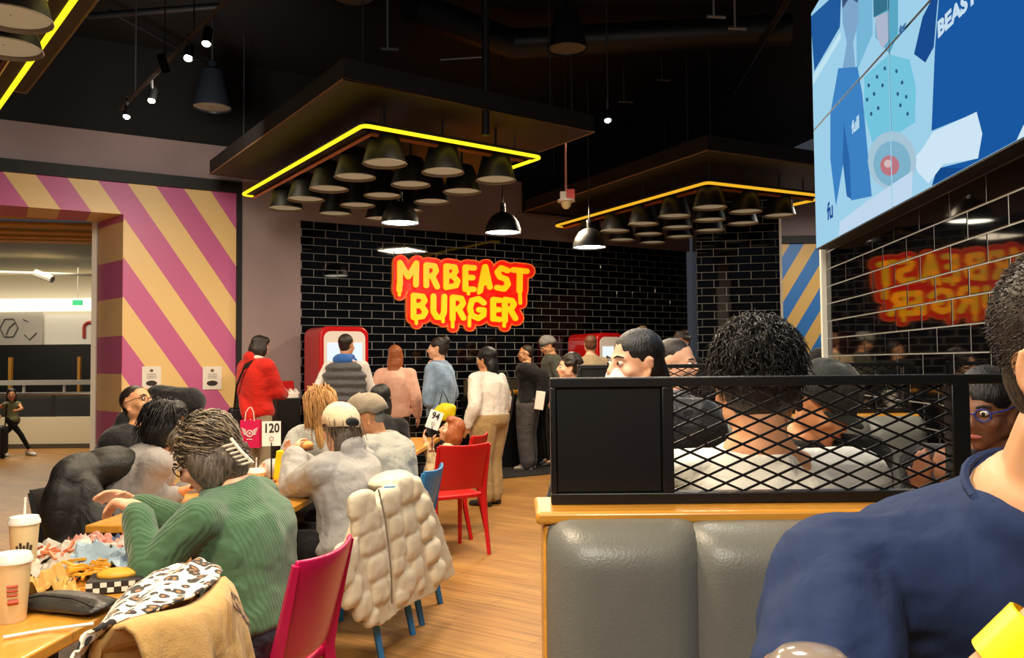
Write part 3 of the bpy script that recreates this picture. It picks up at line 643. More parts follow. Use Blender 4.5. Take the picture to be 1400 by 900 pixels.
bb((xl + .03, yb0 - .5, .60), (1.42, yb0 - .02, .70), 'seat', leather, .03); bb((xl + .05, yb0 - .44, .25), (1.42, yb0 + .03, .60), 'seat_base', black)
bb((xl + .06, yb0 + .14, .60), (1.42, yb0 + .62, .70), 'rear_seat', leather, .03); bb((xl + .08, yb0 + .14, .25), (1.42, yb0 + .56, .60), 'rear_seat_base', black)
def partition(label, Y, px0, x_posts, x1, zt, zb_, solid, mesh, org_rail=.012):
    t = thing('partition_screen', label, 'partition', (px0, Y, zb_)); o = t.location.copy(); d = .03
    def b_(a, b, n): return bevel(MB().bx(Vector(a) - o, Vector(b) - o).obj(n, blacksat, t), .002)
    b_((px0, Y, zt - .017), (x1, Y + d, zt), 'top_rail'); b_((px0, Y, zb_), (x1, Y + d, zb_ + .02), 'bottom_rail')
    for a, b in x_posts: b_((a, Y, zb_ + .02), (b, Y + d, zt - .017), 'post')
    for a, b in solid: b_((a, Y + .008, zb_ + .02), (b, Y + .022, zt - .017), 'solid_panel')
    for a, b in mesh:
        mb = MB(); pw, ph = .0618, .0272; x0, xx1, z0, z1 = a, b, zb_ + .02, zt - .017
        sl_ = ph / pw; ang = math.atan(sl_)
        for sgn in (1, -1):
            c = z0 - sl_ * (xx1 - x0) * (1 if sgn > 0 else 0); k = -40
            for k in range(-60, 90):
                c0 = z0 + k * ph      # z at x0
                pts = []
                ta, tb = 0, xx1 - x0
                if sgn > 0: ta, tb = max(ta, (z0 - c0) / sl_), min(tb, (z1 - c0) / sl_)
                else: ta, tb = max(ta, (c0 - z1) / sl_), min(tb, (c0 - z0) / sl_)
                if tb - ta < .003: continue
                p, q = Vector((x0 + ta, Y + .015 + sgn * .0015, c0 + sgn * sl_ * ta)) - o, Vector((x0 + tb, Y + .015 + sgn * .0015, c0 + sgn * sl_ * tb)) - o
                n = Vector((-(q - p).z, 0, (q - p).x)).normalized() * .0021; y_ = Vector((0, .0015, 0))
                mb.add([p - n - y_, q - n - y_, q + n - y_, p + n - y_, p - n + y_, q - n + y_, q + n + y_, p + n + y_], [(0, 1, 2, 3), (7, 6, 5, 4), (0, 4, 5, 1), (2, 6, 7, 3)])
        mb.obj('wire_mesh', blacksat, t, smooth=False)
    return t
def X(px, Y): return at(px, 500, Y).x
YP = 1.49
partition('black metal partition with solid panel and diamond mesh on the nearest bench', YP, X(752, YP), [(X(752, YP), X(760, YP)), (X(904, YP), X(920, YP)), (X(1300, YP), X(1325, YP)), (1.40, 1.42)], 1.42, at(752, 517, YP).z, ztop, [(X(760, YP), X(904, YP))], [(X(920, YP), X(1300, YP))])
# next booth: bench facing the camera, its partition behind
b2 = thing('booth_bench', 'grey leather bench of the next booth, seen through the mesh', 'bench', (1.0, 3.6, .25)); o2 = b2.location.copy()
for i in range(6): cushion(.32 + i * .22, .32 + (i + 1) * .22 - .002, 3.38, 3.46, .7, 1.2, 'back_cushion', b2, o2)
bb((.30, 3.45, .25), (1.64, 3.56, 1.205), 'core', black, par=b2, org=o2); bb((.28, 3.43, 1.205), (1.64, 3.62, 1.225), 'cap', wood_y, par=b2, org=o2)
bb((.32, 2.9, .6), (1.62, 3.42, .7), 'seat', leather, .03, par=b2, org=o2); bb((.34, 2.95, .25), (1.6, 3.42, .6), 'seat_base', black, par=b2, org=o2)
YQ = 3.52
partition('black metal partition of the next booth, behind the people in the mesh', YQ, .27, [(.27, .285), (.56, .58), (1.62, 1.64)], 1.64, 1.435, 1.225, [(.285, .56)], [(.58, 1.62)])
wt_ = M('booth_table', (150, 104, 48), .3, coat=.2)
for Y0, Y1, x0, x1, lb in ((-.35, .72, .12, 1.2, 'wooden booth table in front of the man in the navy shirt'), (2.12, 2.78, .3, 1.5, 'wooden table of the next booth, hidden behind the white shirt')):
    t = thing('booth_table', lb, 'table', ((x0 + x1) / 2, (Y0 + Y1) / 2, .25)); bevel(MB().bx((-(x1 - x0) / 2, -(Y1 - Y0) / 2, .715), ((x1 - x0) / 2, (Y1 - Y0) / 2, .75)).obj('table_top', wt_, t), .006)
    MB().tube([(0, 0, .02), (0, 0, .715)], .04, 12).obj('leg', blacksat, t); MB().lathe([(.26, 0), (.26, .015), (.05, .03)]).obj('base', blacksat, t)

# ================================================================== TABLES AND CHAIRS
def dining_table(label, x0, x1, y0, y1, rz=math.radians(-4)):
    cx, cy = (x0 + x1) / 2, (y0 + y1) / 2; w, l = x1 - x0, y1 - y0
    t = thing('dining_table', label, 'table', (cx, cy, 0), rz)
    bevel(MB().bx((-w / 2, -l / 2, .715), (w / 2, l / 2, .75)).obj('table_top', wood_table, t), .006)
    for sx in (-1, 1):
        for sy in (-1, 1): MB().box((sx * (w / 2 - .07), sy * (l / 2 - .12), .357), (.07, .07, .715)).obj('leg', blacksat, t)
    return t
dining_table('wooden table at the lower left with food wrappers and cups', -1.9, -1.15, 1.65, 3.35)
dining_table('wooden table with the number 120 stand', -1.83, -1.06, 3.72, 5.2)
dining_table('wooden table in front of the red-haired child', -1.4, -.72, 6.75, 8.0)
def chair(label, mat, x, y, heading, name='plastic_chair'):
    t = thing(name, label, 'chair', (x, y, 0), -math.radians(heading), None)
    def back(u, v):
        a = (u - .5) * 2; z = .50 + .335 * v + (.012 * (a * a) if v > .99 else 0)
        return Vector((a * .205 * (.96 + .06 * v), -.205 - .085 * v - .035 * (1 - a * a), z))
    o = MB().grid(back, 12, 8).obj('backrest', mat, t, angle=180); s = o.modifiers.new('thick', 'SOLIDIFY'); s.thickness = .016; s.offset = 0; bevel(o, .006)
    def seat(u, v):
        a = (u - .5) * 2; y = -.2 + .42 * v
        return Vector((a * .215, y, .455 - .018 * (1 - a * a) * (1 - (2 * v - 1) ** 2) - .05 * max(0, v - .85) / .15 * (v - .85)))
    o = MB().grid(seat, 10, 10).obj('seat', mat, t, angle=180); s = o.modifiers.new('thick', 'SOLIDIFY'); s.thickness = .03; s.offset = -1; bevel(o, .008)
    for sx in (-1, 1):
        MB().tube([(sx * .21, -.275, 0), (sx * .208, -.225, .25), (sx * .206, -.205, .46), (sx * .206, -.225, .56), (sx * .212, -.288, .832)], [.018, .022, .026, .022, .014], 4).obj('leg', mat, t)
        MB().tube([(sx * .2, .20, 0), (sx * .2, .19, .45)], [.017, .025], 4).obj('leg', mat, t)
    return t
mag = M('magenta_plastic', (200, 22, 84), .3); redc = M('red_plastic', (196, 18, 22), .35); bluec = M('blue_plastic', (52, 122, 178), .4); blackc = M('black_plastic', (18, 18, 20), .45); tanc = M('tan_plastic', (196, 158, 96), .45)
chair('magenta plastic chair under the woman in the green sweater', mag, -.905, 2.885, 282)
chair('blue plastic chair draped with the cream puffer jacket', bluec, -.86, 4.445, 284)
chair('blue plastic chair of the man in the flat cap', bluec, -.75, 5.0, 279)
chair('empty red plastic chair with its back to the camera, beside the aisle', redc, -.505, 6.59, -30)
chair('red plastic chair of the red-haired child', redc, -.56, 7.28, 285)
chair('red plastic chair at the far end of the table with the number stand', redc, -1.42, 5.75, 190)
chair('black plastic chair under the dark padded coat', blackc, -2.05, 4.35, 96)
chair('tan chair hung with the leopard print scarf, at the bottom edge', tanc, -1.20, 2.20, 278)
chair('black plastic chair of the man with glasses', blackc, -2.33, 5.38, 96)

# ================================================================== PEOPLE
FOLDC = bpy.data.textures.new('sharp_creases', 'CLOUDS'); FOLDC.noise_scale = .075; FOLDC.noise_depth = 2; FOLDC.cloud_type = 'COLOR'
def skin(name, rgb): return M(name, rgb, .5, spec=.35, sss=.12, var=.05, vs=20)
sk_l, sk_m, sk_t, sk_d = skin('skin_light', (226, 172, 140)), skin('skin_mid', (208, 152, 112)), skin('skin_tan', (196, 138, 98)), skin('skin_deep', (122, 80, 58))
def hairm(name, rgb, var=.35): return M(name, rgb, .42, spec=.45, var=var, vs=9, st=(14, 14, 2), bump=.5, bs=14)
h_blk, h_dbr, h_red, h_blond, h_brn, h_str = hairm('hair_black', (16, 14, 15)), hairm('hair_dark_brown', (38, 28, 24)), hairm('hair_auburn', (150, 82, 38)), hairm('hair_blond', (186, 142, 84)), hairm('hair_brown', (92, 56, 38)), hairm('hair_streaked', (92, 82, 72), .8)
def crease(m, sc=7, st=.55, dist=.03):
    nt = m.node_tree; N = nt.nodes; L = nt.links; b = N['Principled BSDF']; tc = N.new('ShaderNodeTexCoord')
    n = N.new('ShaderNodeTexNoise'); n.inputs['Scale'].default_value = sc; n.inputs['Detail'].default_value = 3; n.inputs['Distortion'].default_value = 1.6; L.new(tc.outputs['Object'], n.inputs['Vector'])
    p = N.new('ShaderNodeBump'); p.inputs['Strength'].default_value = st; p.inputs['Distance'].default_value = dist; L.new(n.outputs['Fac'], p.inputs['Height'])
    ln = [l for l in L if l.to_socket == b.inputs['Normal']]
    if ln: L.new(ln[0].from_socket, p.inputs['Normal'])
    L.new(p.outputs[0], b.inputs['Normal']); return m
def cloth(name, rgb, var=.06, bump=.25, bs=120, rough=.85, sheen=.15, cr=.55): return crease(M(name, rgb, rough, spec=.25, var=var, vs=9, bump=bump, bs=bs, sheen=sheen), 7, cr)
eye_w, eye_d, lipm, browm = M('eye_white', (225, 220, 214), .3), M('eye_iris', (24, 18, 14), .2), M('lips', (168, 92, 84), .5), M('brow_hair', (30, 24, 22), .8)
shoe_w, shoe_k = M('shoe_white', (220, 218, 212), .5), M('shoe_dark', (24, 24, 26), .5)
def frame(h, p=0, r=0):
    h, p, r = math.radians(h), math.radians(p), math.radians(r)
    f0 = Vector((math.sin(h), math.cos(h), 0)); rt = Vector((math.cos(h), -math.sin(h), 0)); z = Vector((0, 0, 1))
    f = f0 * math.cos(p) + z * math.sin(p); u = z * math.cos(p) - f0 * math.sin(p)
    rt2 = rt * math.cos(r) - u * math.sin(r); u2 = u * math.cos(r) + rt * math.sin(r)
    return Matrix((rt2, f, u2)).transposed()
def head_body(mb, H, R, s):
    q = lambda x, y, z: H + R @ Vector((x, y, z)) * s
    def E(c, r, **k): mb.ell(q(*c), tuple(v * s for v in r), R, **k)
    E((0, -.012, .03), (.076, .095, .088)); E((0, .03, -.025), (.064, .064, .082)); E((0, .04, -.075), (.046, .05, .038)); E((0, .078, .022), (.048, .016, .013))
    mb.cone(q(0, .092, .012), q(0, .112, -.024), .008 * s, .013 * s, 8); E((0, .1, -.034), (.02, .014, .011))
    for x in (-1, 1):
        E((x * .036, .062, -.028), (.03, .028, .026)); E((x * .076, -.01, -.004), (.004, .017, .028), nu=10, nv=8); E((x * .079, -.004, -.036), (.007, .011, .013), nu=8, nv=6)
        mb.tube([q(x * .076, .006, -.006), q(x * .079, .004, .014), q(x * .081, -.008, .023), q(x * .084, -.021, .015), q(x * .084, -.023, -.004), q(x * .081, -.017, -.02), q(x * .078, -.007, -.033)], [.004 * s, .005 * s, .0055 * s, .0055 * s, .005 * s, .0045 * s, .005 * s], 6)
        E((x * .05, .0, -.06), (.02, .04, .03))
    E((0, .088, -.06), (.026, .013, .009)); E((0, .085, -.072), (.022, .012, .008)); E((0, .076, -.098), (.022, .018, .016))
def limb_ik(S, W, a, b, hint):
    d = W - S; L_ = min(d.length, (a + b) * .995); d = d.normalized(); c = (a * a - b * b + L_ * L_) / (2 * L_); h = max(0, a * a - c * c) ** .5
    hint = hint - d * hint.dot(d)
    if hint.length < 1e-3: hint = Vector((0, 0, -1)) - d * d.z * -1
    return S + d * c + hint.normalized() * h
def hand(mb, W, d, palm_n, k, curl=.5, thumb=1):      # wrist W, pointing along d, palm faces palm_n, thumb on side
    d = d.normalized(); n = (palm_n - d * palm_n.dot(d)).normalized(); sd = d.cross(n) * thumb
    Rm = Matrix((sd, d, n)).transposed(); mb.ell(W + d * .05 * k, (.042 * k, .056 * k, .019 * k), Rm, 12, 8); mb.cone(W - d * .02 * k, W + d * .03 * k, .027 * k, .03 * k, 8)
    for i, (off, ln) in enumerate(((.030, .068), (.011, .078), (-.009, .072), (-.028, .055))):
        p = W + d * (.088 - .006 * abs(i - 1)) * k + sd * off * k; dd = d.copy(); pts = [p]
        for j, seg in enumerate((.45, .32, .23)):
            a = curl * (.55, .95, .7)[j]; dd = (dd * math.cos(a) + n * math.sin(a)).normalized(); pts.append(pts[-1] + dd * ln * seg * k * 1.15); nn = n
            n_ = (n - dd * n.dot(dd));
        mb.tube([pts[0] - d * .02 * k] + pts, [.0095 * k, .0098 * k, .009 * k, .0083 * k, .006 * k], 7)
    p = W + d * .028 * k + sd * .032 * k; t1 = p + (sd * .6 + d * .75 + n * .25).normalized() * .038 * k; t2 = t1 + (d * .9 + n * .55 * (1 + curl) - sd * .1).normalized() * .034 * k
    mb.tube([p - sd * .012 * k, p, t1, t2], [.012 * k, .0125 * k, .0105 * k, .007 * k], 7)
TROUS = cloth('trousers_charcoal', (34, 34, 38))
def person(label, hip, head, heading, hh=None, hp=0, hr=0, s=1.0, k=1.0, wd=1.0, dp=1.0, sh=.185, legs='sit', floor=0.0, arms=None, skm=None, top=None, sleeve='long', puff=.012, bottom=None, bpuff=.014, hair='short', hm=None, hscale=1.0,
           face=False, hood=False, collar=False, shoes=None, vox=.012, group=None, fold=.012, extra=None, top_len=-.12, crew=True, band=None, neck_back=.0, folds=None, knees=None):
    skm = skm or sk_m; hm = hm or h_blk; bottom = bottom or TROUS; hip = Vector(hip); head = Vector(head); hh = heading if hh is None else hh
    base = Vector((hip.x, hip.y, floor)); P = thing('person', label, 'person', base, group=group)
    Rb = frame(heading); rt, fw = Rb @ Vector((1, 0, 0)), Rb @ Vector((0, 1, 0)); Rh = frame(hh, hp, hr)
    N = head - Rh @ Vector((0, .012, .125)) * s - fw * neck_back; sp_ = N - hip; ln = sp_.length; su = sp_.normalized(); bf = (fw - su * fw.dot(su)).normalized()
    body, topm, bot = MB(), MB(), MB()
    prof = [(-.13, .10, .085), (-.05, .155, .115), (.03, .168, .122), (.2, .155, .112), (.4, .158, .115), (.6, .172, .12), (.76, .178, .118), (.87, .15, .095), (.955, .085, .072), (1.03, .058, .06)]
    def ring(t, w, d, inf, n=16):
        c = hip + su * (ln * t) - bf * (.03 * math.sin(PI * min(max(t, 0), 1))) ; return [c + rt * math.cos(2 * PI * j / n) * (w * wd * k + inf) + bf * math.sin(2 * PI * j / n) * (d * dp * k + inf) for j in range(n)]
    body.loft([ring(t, w, d, 0) for t, w, d in prof])
    if top: topm.loft([ring(max(t, top_len) if i == 0 else t, w, d, puff) for i, (t, w, d) in enumerate(prof[:-1]) if t >= top_len - .02] + ([ring(1.0, .07, .068, puff * .6)] if crew else []))
    body.cone(N - su * .03, head - Rh @ Vector((0, .03, .06)) * s, .058 * k, .052 * k); head_body(body, head, Rh, s)
    sc_ = hip + su * (ln * .83); arms = arms or {}
    for side, sx in (('L', -1), ('R', 1)):
        S = sc_ + rt * sx * sh * k * wd; a, b = .29 * k, .255 * k; spec = arms.get(side)
        body.cone(sc_ + rt * sx * .08 * k, S, .062 * k, .056 * k)
        if spec is None: W = S + Vector((0, 0, -.50 * k)) + rt * sx * .07 + fw * .06; E_ = limb_ik(S, W, a, b, -fw + rt * sx * .6); cur, pn, hd_ = .35, -rt * sx, None
        else:
            W = Vector(spec['w']); E_ = Vector(spec['e']) if 'e' in spec else limb_ik(S, W, a, b, Vector(spec.get('hint', (0, 0, -1)))); cur = spec.get('curl', .6); pn = Vector(spec['n']) if 'n' in spec else -fw; hd_ = Vector(spec['d']) if 'd' in spec else None
        body.cone(S, E_, .052 * k, .041 * k); body.cone(E_, W, .042 * k, .027 * k); hd = hd_ or (W - E_); hand(body, W, hd, pn, k * .95, cur, -sx if spec is None else spec.get('th', sx))
        if top:
            topm.cone(sc_ + rt * sx * .08 * k, S, .062 * k + puff, .056 * k + puff)
            if sleeve == 'long': topm.cone(S, E_, .054 * k + puff, .044 * k + puff); topm.cone(E_, W - (W - E_).normalized() * .02, .046 * k + puff, .031 * k + puff * .9)
            elif sleeve == 'short': topm.cone(S, S + (E_ - S) * .62, .056 * k + puff, .056 * k + puff * 1.4)
    feet = []
    for sx in (-1, 1):
        Hj = hip + rt * sx * .088 * k * wd - Vector((0, 0, .02))
        if knees: K, An = Vector(knees[0 if sx < 0 else 1][0]), Vector(knees[0 if sx < 0 else 1][1])
        elif legs == 'sit': K = Hj + fw * .40 * k + rt * sx * .03 + Vector((0, 0, .01)); An = Vector((K.x, K.y, floor + .09)) - fw * .06
        else: An = Vector((hip.x, hip.y, floor + .085)) + rt * sx * .10 * k; K = (Hj + An) / 2 + fw * .03
        body.cone(Hj, K, .08 * k, .055 * k); body.cone(K, An, .056 * k, .036 * k); body.cone(An, An + fw * .1 - Vector((0, 0, .045)), .036, .03); feet.append(An)
        if bottom: bot.cone(Hj, K, .085 * k * wd + bpuff, .058 * k + bpuff); bot.cone(K, An + Vector((0, 0, .02)), .06 * k + bpuff, .046 * k + bpuff)
    if bottom: bot.loft([ring(t, w * 1.02, d * 1.04, bpuff * .8) for t, w, d in ((-.13, .10, .085), (-.05, .16, .12), (.03, .17, .124), (.14, .162, .118))])
    soft(body.obj('body', skm, P, base, angle=180), vox if vox < .01 else .011, 3)
    if top:
        if hood: topm.ell(N - bf * .085 + su * .0, (.10, .06, .075), frame(heading), 12, 8); topm.ell(N - bf * .10 - su * .07, (.085, .05, .085), frame(heading), 12, 8)
        if collar: topm.lathe([(.07, 0), (.073, .05), (.06, .055)], N - su * .03, 14, Rb)
        o = topm.obj('top', top, P, base, angle=180); soft(o, vox, 5 if vox >= .01 else 6, fold * 2.2, FOLDB)
        d2 = o.modifiers.new('creases', 'DISPLACE'); d2.texture = FOLDC; d2.strength = fold * 1.3; d2.texture_coords = 'LOCAL'
    if bottom: soft(bot.obj('trousers', bottom, P, base, angle=180), max(vox, .011), 5, .008)
    for i, An in enumerate(feet):
        m = MB(); c = An - Vector((0, 0, .085)); Rf = frame(heading)
        def rg(y, w, h, z0=0): return [c + Rf @ Vector((w * math.cos(2 * PI * j / 10), y, z0 + h / 2 + h / 2 * math.sin(2 * PI * j / 10))) for j in range(10)]
        m.loft([rg(-.07, .02, .05), rg(-.06, .034, .085), rg(-.01, .038, .11), rg(.05, .04, .085), rg(.12, .044, .06), rg(.165, .036, .05), rg(.185, .015, .03)]).obj('shoe', shoes or shoe_k, P, base)
    hr_ = MB(); hq = lambda x, y, z: head + Rh @ Vector((x, y, z)) * s
    def HE(c, r): hr_.ell(hq(*c), tuple(v * s * hscale for v in r), Rh, 16, 10)
    if hair != 'none':
        HE((0, -.022, .042), (.084, .1, .088) if hair != 'crop' else (.077, .096, .084)); HE((0, -.045, .0), (.08, .072, .085) if hair != 'crop' else (.06, .06, .07))
        if hair == 'long':
            HE((0, -.06, -.09), (.088, .06, .13)); HE((0, -.075, -.2), (.085, .05, .12)); HE((.066, -.01, -.05), (.025, .05, .1)); HE((-.066, -.01, -.05), (.025, .05, .1))
        elif hair == 'pony': HE((0, -.085, -.09), (.075, .05, .13)); HE((.01, -.1, -.2), (.06, .045, .12))
        elif hair == 'bob': HE((0, -.05, -.05), (.088, .07, .09)); HE((.07, .0, -.04), (.028, .055, .09)); HE((-.07, .0, -.04), (.028, .055, .09)); HE((0, .03, .09), (.075, .055, .045))
        elif hair == 'bun': HE((0, -.09, .085), (.05, .05, .05)); HE((0, -.1, .02), (.045, .03, .05))
        elif hair == 'fringe': HE((0, .035, .085), (.076, .06, .045))
        elif hair == 'crop': pass
        elif hair in ('curly',):
            for i in range(46):
                a, b = rnd.uniform(0, 2 * PI), rnd.uniform(-.15, 1); c = (1 - b * b) ** .5; HE((.086 * c * math.cos(a), -.025 + .1 * c * math.sin(a) * (1 if math.sin(a) < 0 else .75), .045 + .088 * b), (.022, .022, .02))
        ho = hr_.obj('hair', hm, P, base, angle=180); soft(ho, min(vox, .011), 2 if hair != 'curly' else 1, 0 if hair == 'crop' else (.008 if vox < .01 else .012), FOLD)
    if face:
        for x in (-1, 1):
            e = MB().ell(hq(x * .031, .0855, .006), tuple(v * s for v in (.0135, .010, .008)), Rh, 10, 6).obj('eye', eye_w, P, base)
            MB().ell(hq(x * .031, .0935, .006), tuple(v * s for v in (.006, .004, .0065)), Rh, 8, 6).obj('iris', eye_d, e, None).data.transform(Matrix.Translation(-base))
            MB().tube([hq(x * .014, .097, .026), hq(x * .032, .096, .031), hq(x * .052, .082, .026)], [.003 * s, .0045 * s, .0025 * s], 5).obj('eyebrow', browm, P, base)
        MB().ell(hq(0, .1, -.064), tuple(v * s for v in (.022, .005, .007)), Rh, 10, 6).obj('lips', lipm, P, base)
    if band: MB().tube([p for p in ring(.997, .07, .068, puff * .6 + .001, 28)] + [ring(.997, .07, .068, puff * .6 + .001, 28)[0]], .0048, 6, cap=False).obj('collar_band', band, P, base)
    P_ = dict(P=P, base=base, q=hq, Rh=Rh, s=s, N=N, su=su, rt=rt, fw=fw, bf=bf, hip=hip, ln=ln, sc=sc_)
    if extra: extra(P_)
    return P_
def cap_part(d, mat, brim=1, flat=False, name='cap'):
    m = MB(); q, R, s = d['q'], d['Rh'], d['s']; rr = []
    for i, (z, f) in enumerate(((.028, 1.0), (.065, 1.0), (.1, .92), (.13, .72), (.147, .42), (.152, .02))):
        rr.append([q(.098 * f * math.cos(2 * PI * j / 20), -.018 + .12 * f * math.sin(2 * PI * j / 20) * (1.0), z + (.008 if flat and math.sin(2 * PI * j / 20) > 0 else 0) - (.022 * f if math.sin(2 * PI * j / 20) * brim < -.2 else 0)) for j in range(20)])
    m.loft(rr, cap=False); o = m.obj(name, mat, d['P'], d['base'], angle=180); sd = o.modifiers.new('thick', 'SOLIDIFY'); sd.thickness = .004
    b = MB(); b.grid(lambda u, v: q((u - .5) * .15 * (1 - .25 * v * v), brim * (.086 + (.03 if flat else .075) * v - .05 * abs(u - .5) ** 2 * 4 * (.6 + v)) - .018 * (brim < 0), .034 - .012 * v - .02 * (2 * u - 1) ** 2), 8, 4)
    o = b.obj('brim', mat, d['P'], d['base'], angle=180); sd = o.modifiers.new('thick', 'SOLIDIFY'); sd.thickness = .005
def glasses_part(d, mat):
    m = MB(); q = d['q']
    for x in (-1, 1):
        m.tube([q(x * .033 + .023 * math.cos(2 * PI * i / 14), .103 - .002 * abs(math.cos(2 * PI * i / 14)), .004 + .019 * math.sin(2 * PI * i / 14)) for i in range(15)], .0022, 5, cap=False)
        m.tube([q(x * .056, .1, .01), q(x * .078, .06, .01), q(x * .084, -.01, .008)], .0022, 5)
    m.tube([q(-.01, .105, .008), q(.01, .105, .008)], .002, 5).obj('glasses', mat, d['P'], d['base'])
def strands(d, n, mat, ln=.035, r=.0016, zmin=-.045, droop=.35, jit=.5, front=.055, name='hair_strands', rad=(.083, .1, .09), c=(0, -.022, .042), out=.5):
    m = MB(); q, s = d['q'], d['s']; k = 0
    while k < n:
        v = Vector((rnd.gauss(0, 1), rnd.gauss(0, 1), rnd.gauss(0, 1))).normalized(); p = Vector((c[0] + rad[0] * v.x, c[1] + rad[1] * v.y, c[2] + rad[2] * v.z))
        if p.z < zmin or (p.y > front and p.z < .085) or (p.y > -.03 and p.z < .0): continue
        k += 1
        sw = Vector((v.x * out + rnd.gauss(0, jit), v.y * out - .1 + rnd.gauss(0, jit), v.z * out - droop + rnd.gauss(0, jit * .6))); tg = (sw - v * (sw.dot(v)) * .75).normalized()
        L_ = ln * rnd.uniform(.6, 1.3); p1 = p + (tg * .8 + v * .45) * L_ * .5; p2 = p1 + (tg - v * .1 + Vector((0, 0, -.25))) * L_ * .5
        m.tube([q(*p), q(*p1), q(*p2)], [r * s, r * s, r * .2 * s], 3)
    m.obj(name, mat, d['P'], d['base'], angle=180)
def locks(d, n, mat, length=.16, r=.0035, tgt=None, zmin=-.02, front=.06, name='hair_locks', rad=(.088, .104, .092), c=(0, -.022, .042), steps=6, jit=.12):
    m = MB(); q, s = d['q'], d['s']; k = 0; dn = d['Rh'].transposed() @ Vector((0, 0, -1)); C = Vector(c)
    while k < n:
        v = Vector((rnd.gauss(0, 1), rnd.gauss(0, 1), rnd.gauss(0, 1))).normalized(); p = C + Vector((rad[0] * v.x, rad[1] * v.y, rad[2] * v.z))
        if p.z < zmin or (p.y > front and p.z < .07): continue
        k += 1; pts = [p]; L_ = length * rnd.uniform(.6, 1.15) / steps; jv = Vector((rnd.gauss(0, jit), rnd.gauss(0, jit), rnd.gauss(0, jit)))
        for i in range(steps):
            p = pts[-1]; w = (Vector(tgt) - p) if tgt else dn.copy(); w = w.normalized() + jv + Vector((0, -.25, 0)) * (0 if tgt else 1)
            e_ = Vector(((p.x - C.x) / rad[0], (p.y - C.y) / rad[1], (p.z - C.z) / rad[2]))
            if e_.length < 1.12:
                nn = Vector((e_.x / rad[0], e_.y / rad[1], e_.z / rad[2])).normalized(); w = w - nn * w.dot(nn) + nn * .12
            pts.append(p + w.normalized() * L_)
        m.tube([q(*p) for p in pts], [r * s * (.7 if i == 0 else 1.15 - .9 * i / steps) for i in range(steps + 1)], 4)
    m.obj(name, mat, d['P'], d['base'], angle=180)
frm_k = M('glasses_black', (16, 16, 18), .3)

# --- man in the navy shirt, across the table
navy = cloth('navy_cotton', (34, 50, 86), .05, 0, 300, sheen=0, cr=.3)
def ex_navy(d):
    strands(d, 5200, h_dbr, .006, .0006, -.07, .2, .2, front=.06, rad=(.0775, .0965, .0845), out=1)
    el, wr_ = Vector((.235, .68, 1.04)), Vector((.46, .585, 1.335)); ax = (wr_ - el).normalized(); c = el + ax * .245
    R_ = ax.to_track_quat('Z', 'X').to_matrix(); MB().lathe([(.0395, -.021), (.041, -.02), (.0405, .02), (.039, .021)], c, 24, R_, cap=False).obj('wristband', M('wristband_yellow', (246, 226, 10), .35), d['P'], d['base'])
    N = d['N']; ring = []
person('man in a navy T-shirt with a yellow wristband, close at the right', (.585, 1.17, .80), (.568, .80, 1.436), 178, hh=166, hp=-8, s=1.04, k=1.06, wd=1.06, sh=.20, floor=.25, skm=skin('skin_near', (214, 160, 118)), top=navy, sleeve='short', puff=.010, bottom=cloth('jeans_dark', (34, 40, 56)), hair='crop', hm=hairm('hair_crop', (58, 48, 42)), hscale=1.0, vox=.006, face=True, fold=.02, band=navy,
       arms={'R': dict(e=(.235, .68, 1.04), w=(.46, .585, 1.335), curl=.9, n=(.3, .9, .2)), 'L': dict(e=(.86, .72, 1.03), w=(.66, .56, 1.05), curl=.6, n=(0, 0, -1), th=-1)}, extra=ex_navy, neck_back=.05)

# --- man in the white T-shirt behind the mesh
whitec = cloth('white_cotton', (226, 226, 218), .04, .15, 200)
person('man in a white T-shirt with thick black hair, behind the mesh', (.535, 1.90, .80), at(1033, 522, 1.84), 2, hh=4, hp=-8, s=1.05, k=1.04, sh=.195, floor=.25, skm=sk_m, top=whitec, sleeve='short', bottom=cloth('shorts_dark', (40, 40, 44)), hair='short', hm=h_blk, hscale=1.0, vox=.008, fold=.016,
       extra=lambda d: strands(d, 2600, h_blk, .034, .0014, -.06, .55, .4, front=.2, rad=(.085, .101, .089), out=.3), arms={'L': dict(w=(.36, 2.32, 1.03)), 'R': dict(w=(.72, 2.32, 1.03))})
# --- other people of the booths
person('woman with sleek black hair and a white mask above the black panel', (.56, 3.08, .75), at(868, 498, 3.05), 188, hh=243, hp=-2, s=1.0, floor=.25, skm=sk_l, top=cloth('padded_black', (18, 19, 22), rough=.5), puff=.05, hair='pony', hm=h_blk, vox=.009, face=True,
       extra=lambda d: (soft(MB().ell(d['q'](0, .066, -.052), (.058, .056, .052), d['Rh']).obj('mask', M('mask_white', (226, 226, 230), .7), d['P'], d['base'], angle=180), .008, 2)))
person('man with short dark hair and bare forehead, right of the masked woman', (.83, 4.25, .72), at(925, 497, 4.2), 130, hh=125, hp=-6, s=1.0, floor=.25, skm=sk_l, top=cloth('tee_grey', (120, 120, 124)), hair='crop', hm=h_dbr, vox=.011, face=True)
capk = cloth('cap_black', (14, 14, 16))
person('person in a dark cap bent over the table, seen through the mesh', (1.17, 3.02, .75), at(1128, 552, 2.78), 215, hh=150, hp=-35, s=.98, floor=.25, skm=sk_t, top=cloth('jacket_black_green', (24, 28, 26)), hair='short', hm=h_blk, vox=.010, face=True, extra=lambda d: cap_part(d, cloth('cap_green_black', (28, 32, 30))), arms={'L': dict(w=(1.05, 2.66, 1.03)), 'R': dict(w=(.92, 2.68, 1.03))})
person('person in a black cap beyond the next booth', (2.14, 5.95, .72), at(1124, 505, 5.8), 230, hp=-10, s=.98, floor=.25, skm=sk_m, top=cloth('hoodie_black', (18, 18, 20)), hair='short', hm=h_blk, vox=.012, face=True, extra=lambda d: cap_part(d, capk))
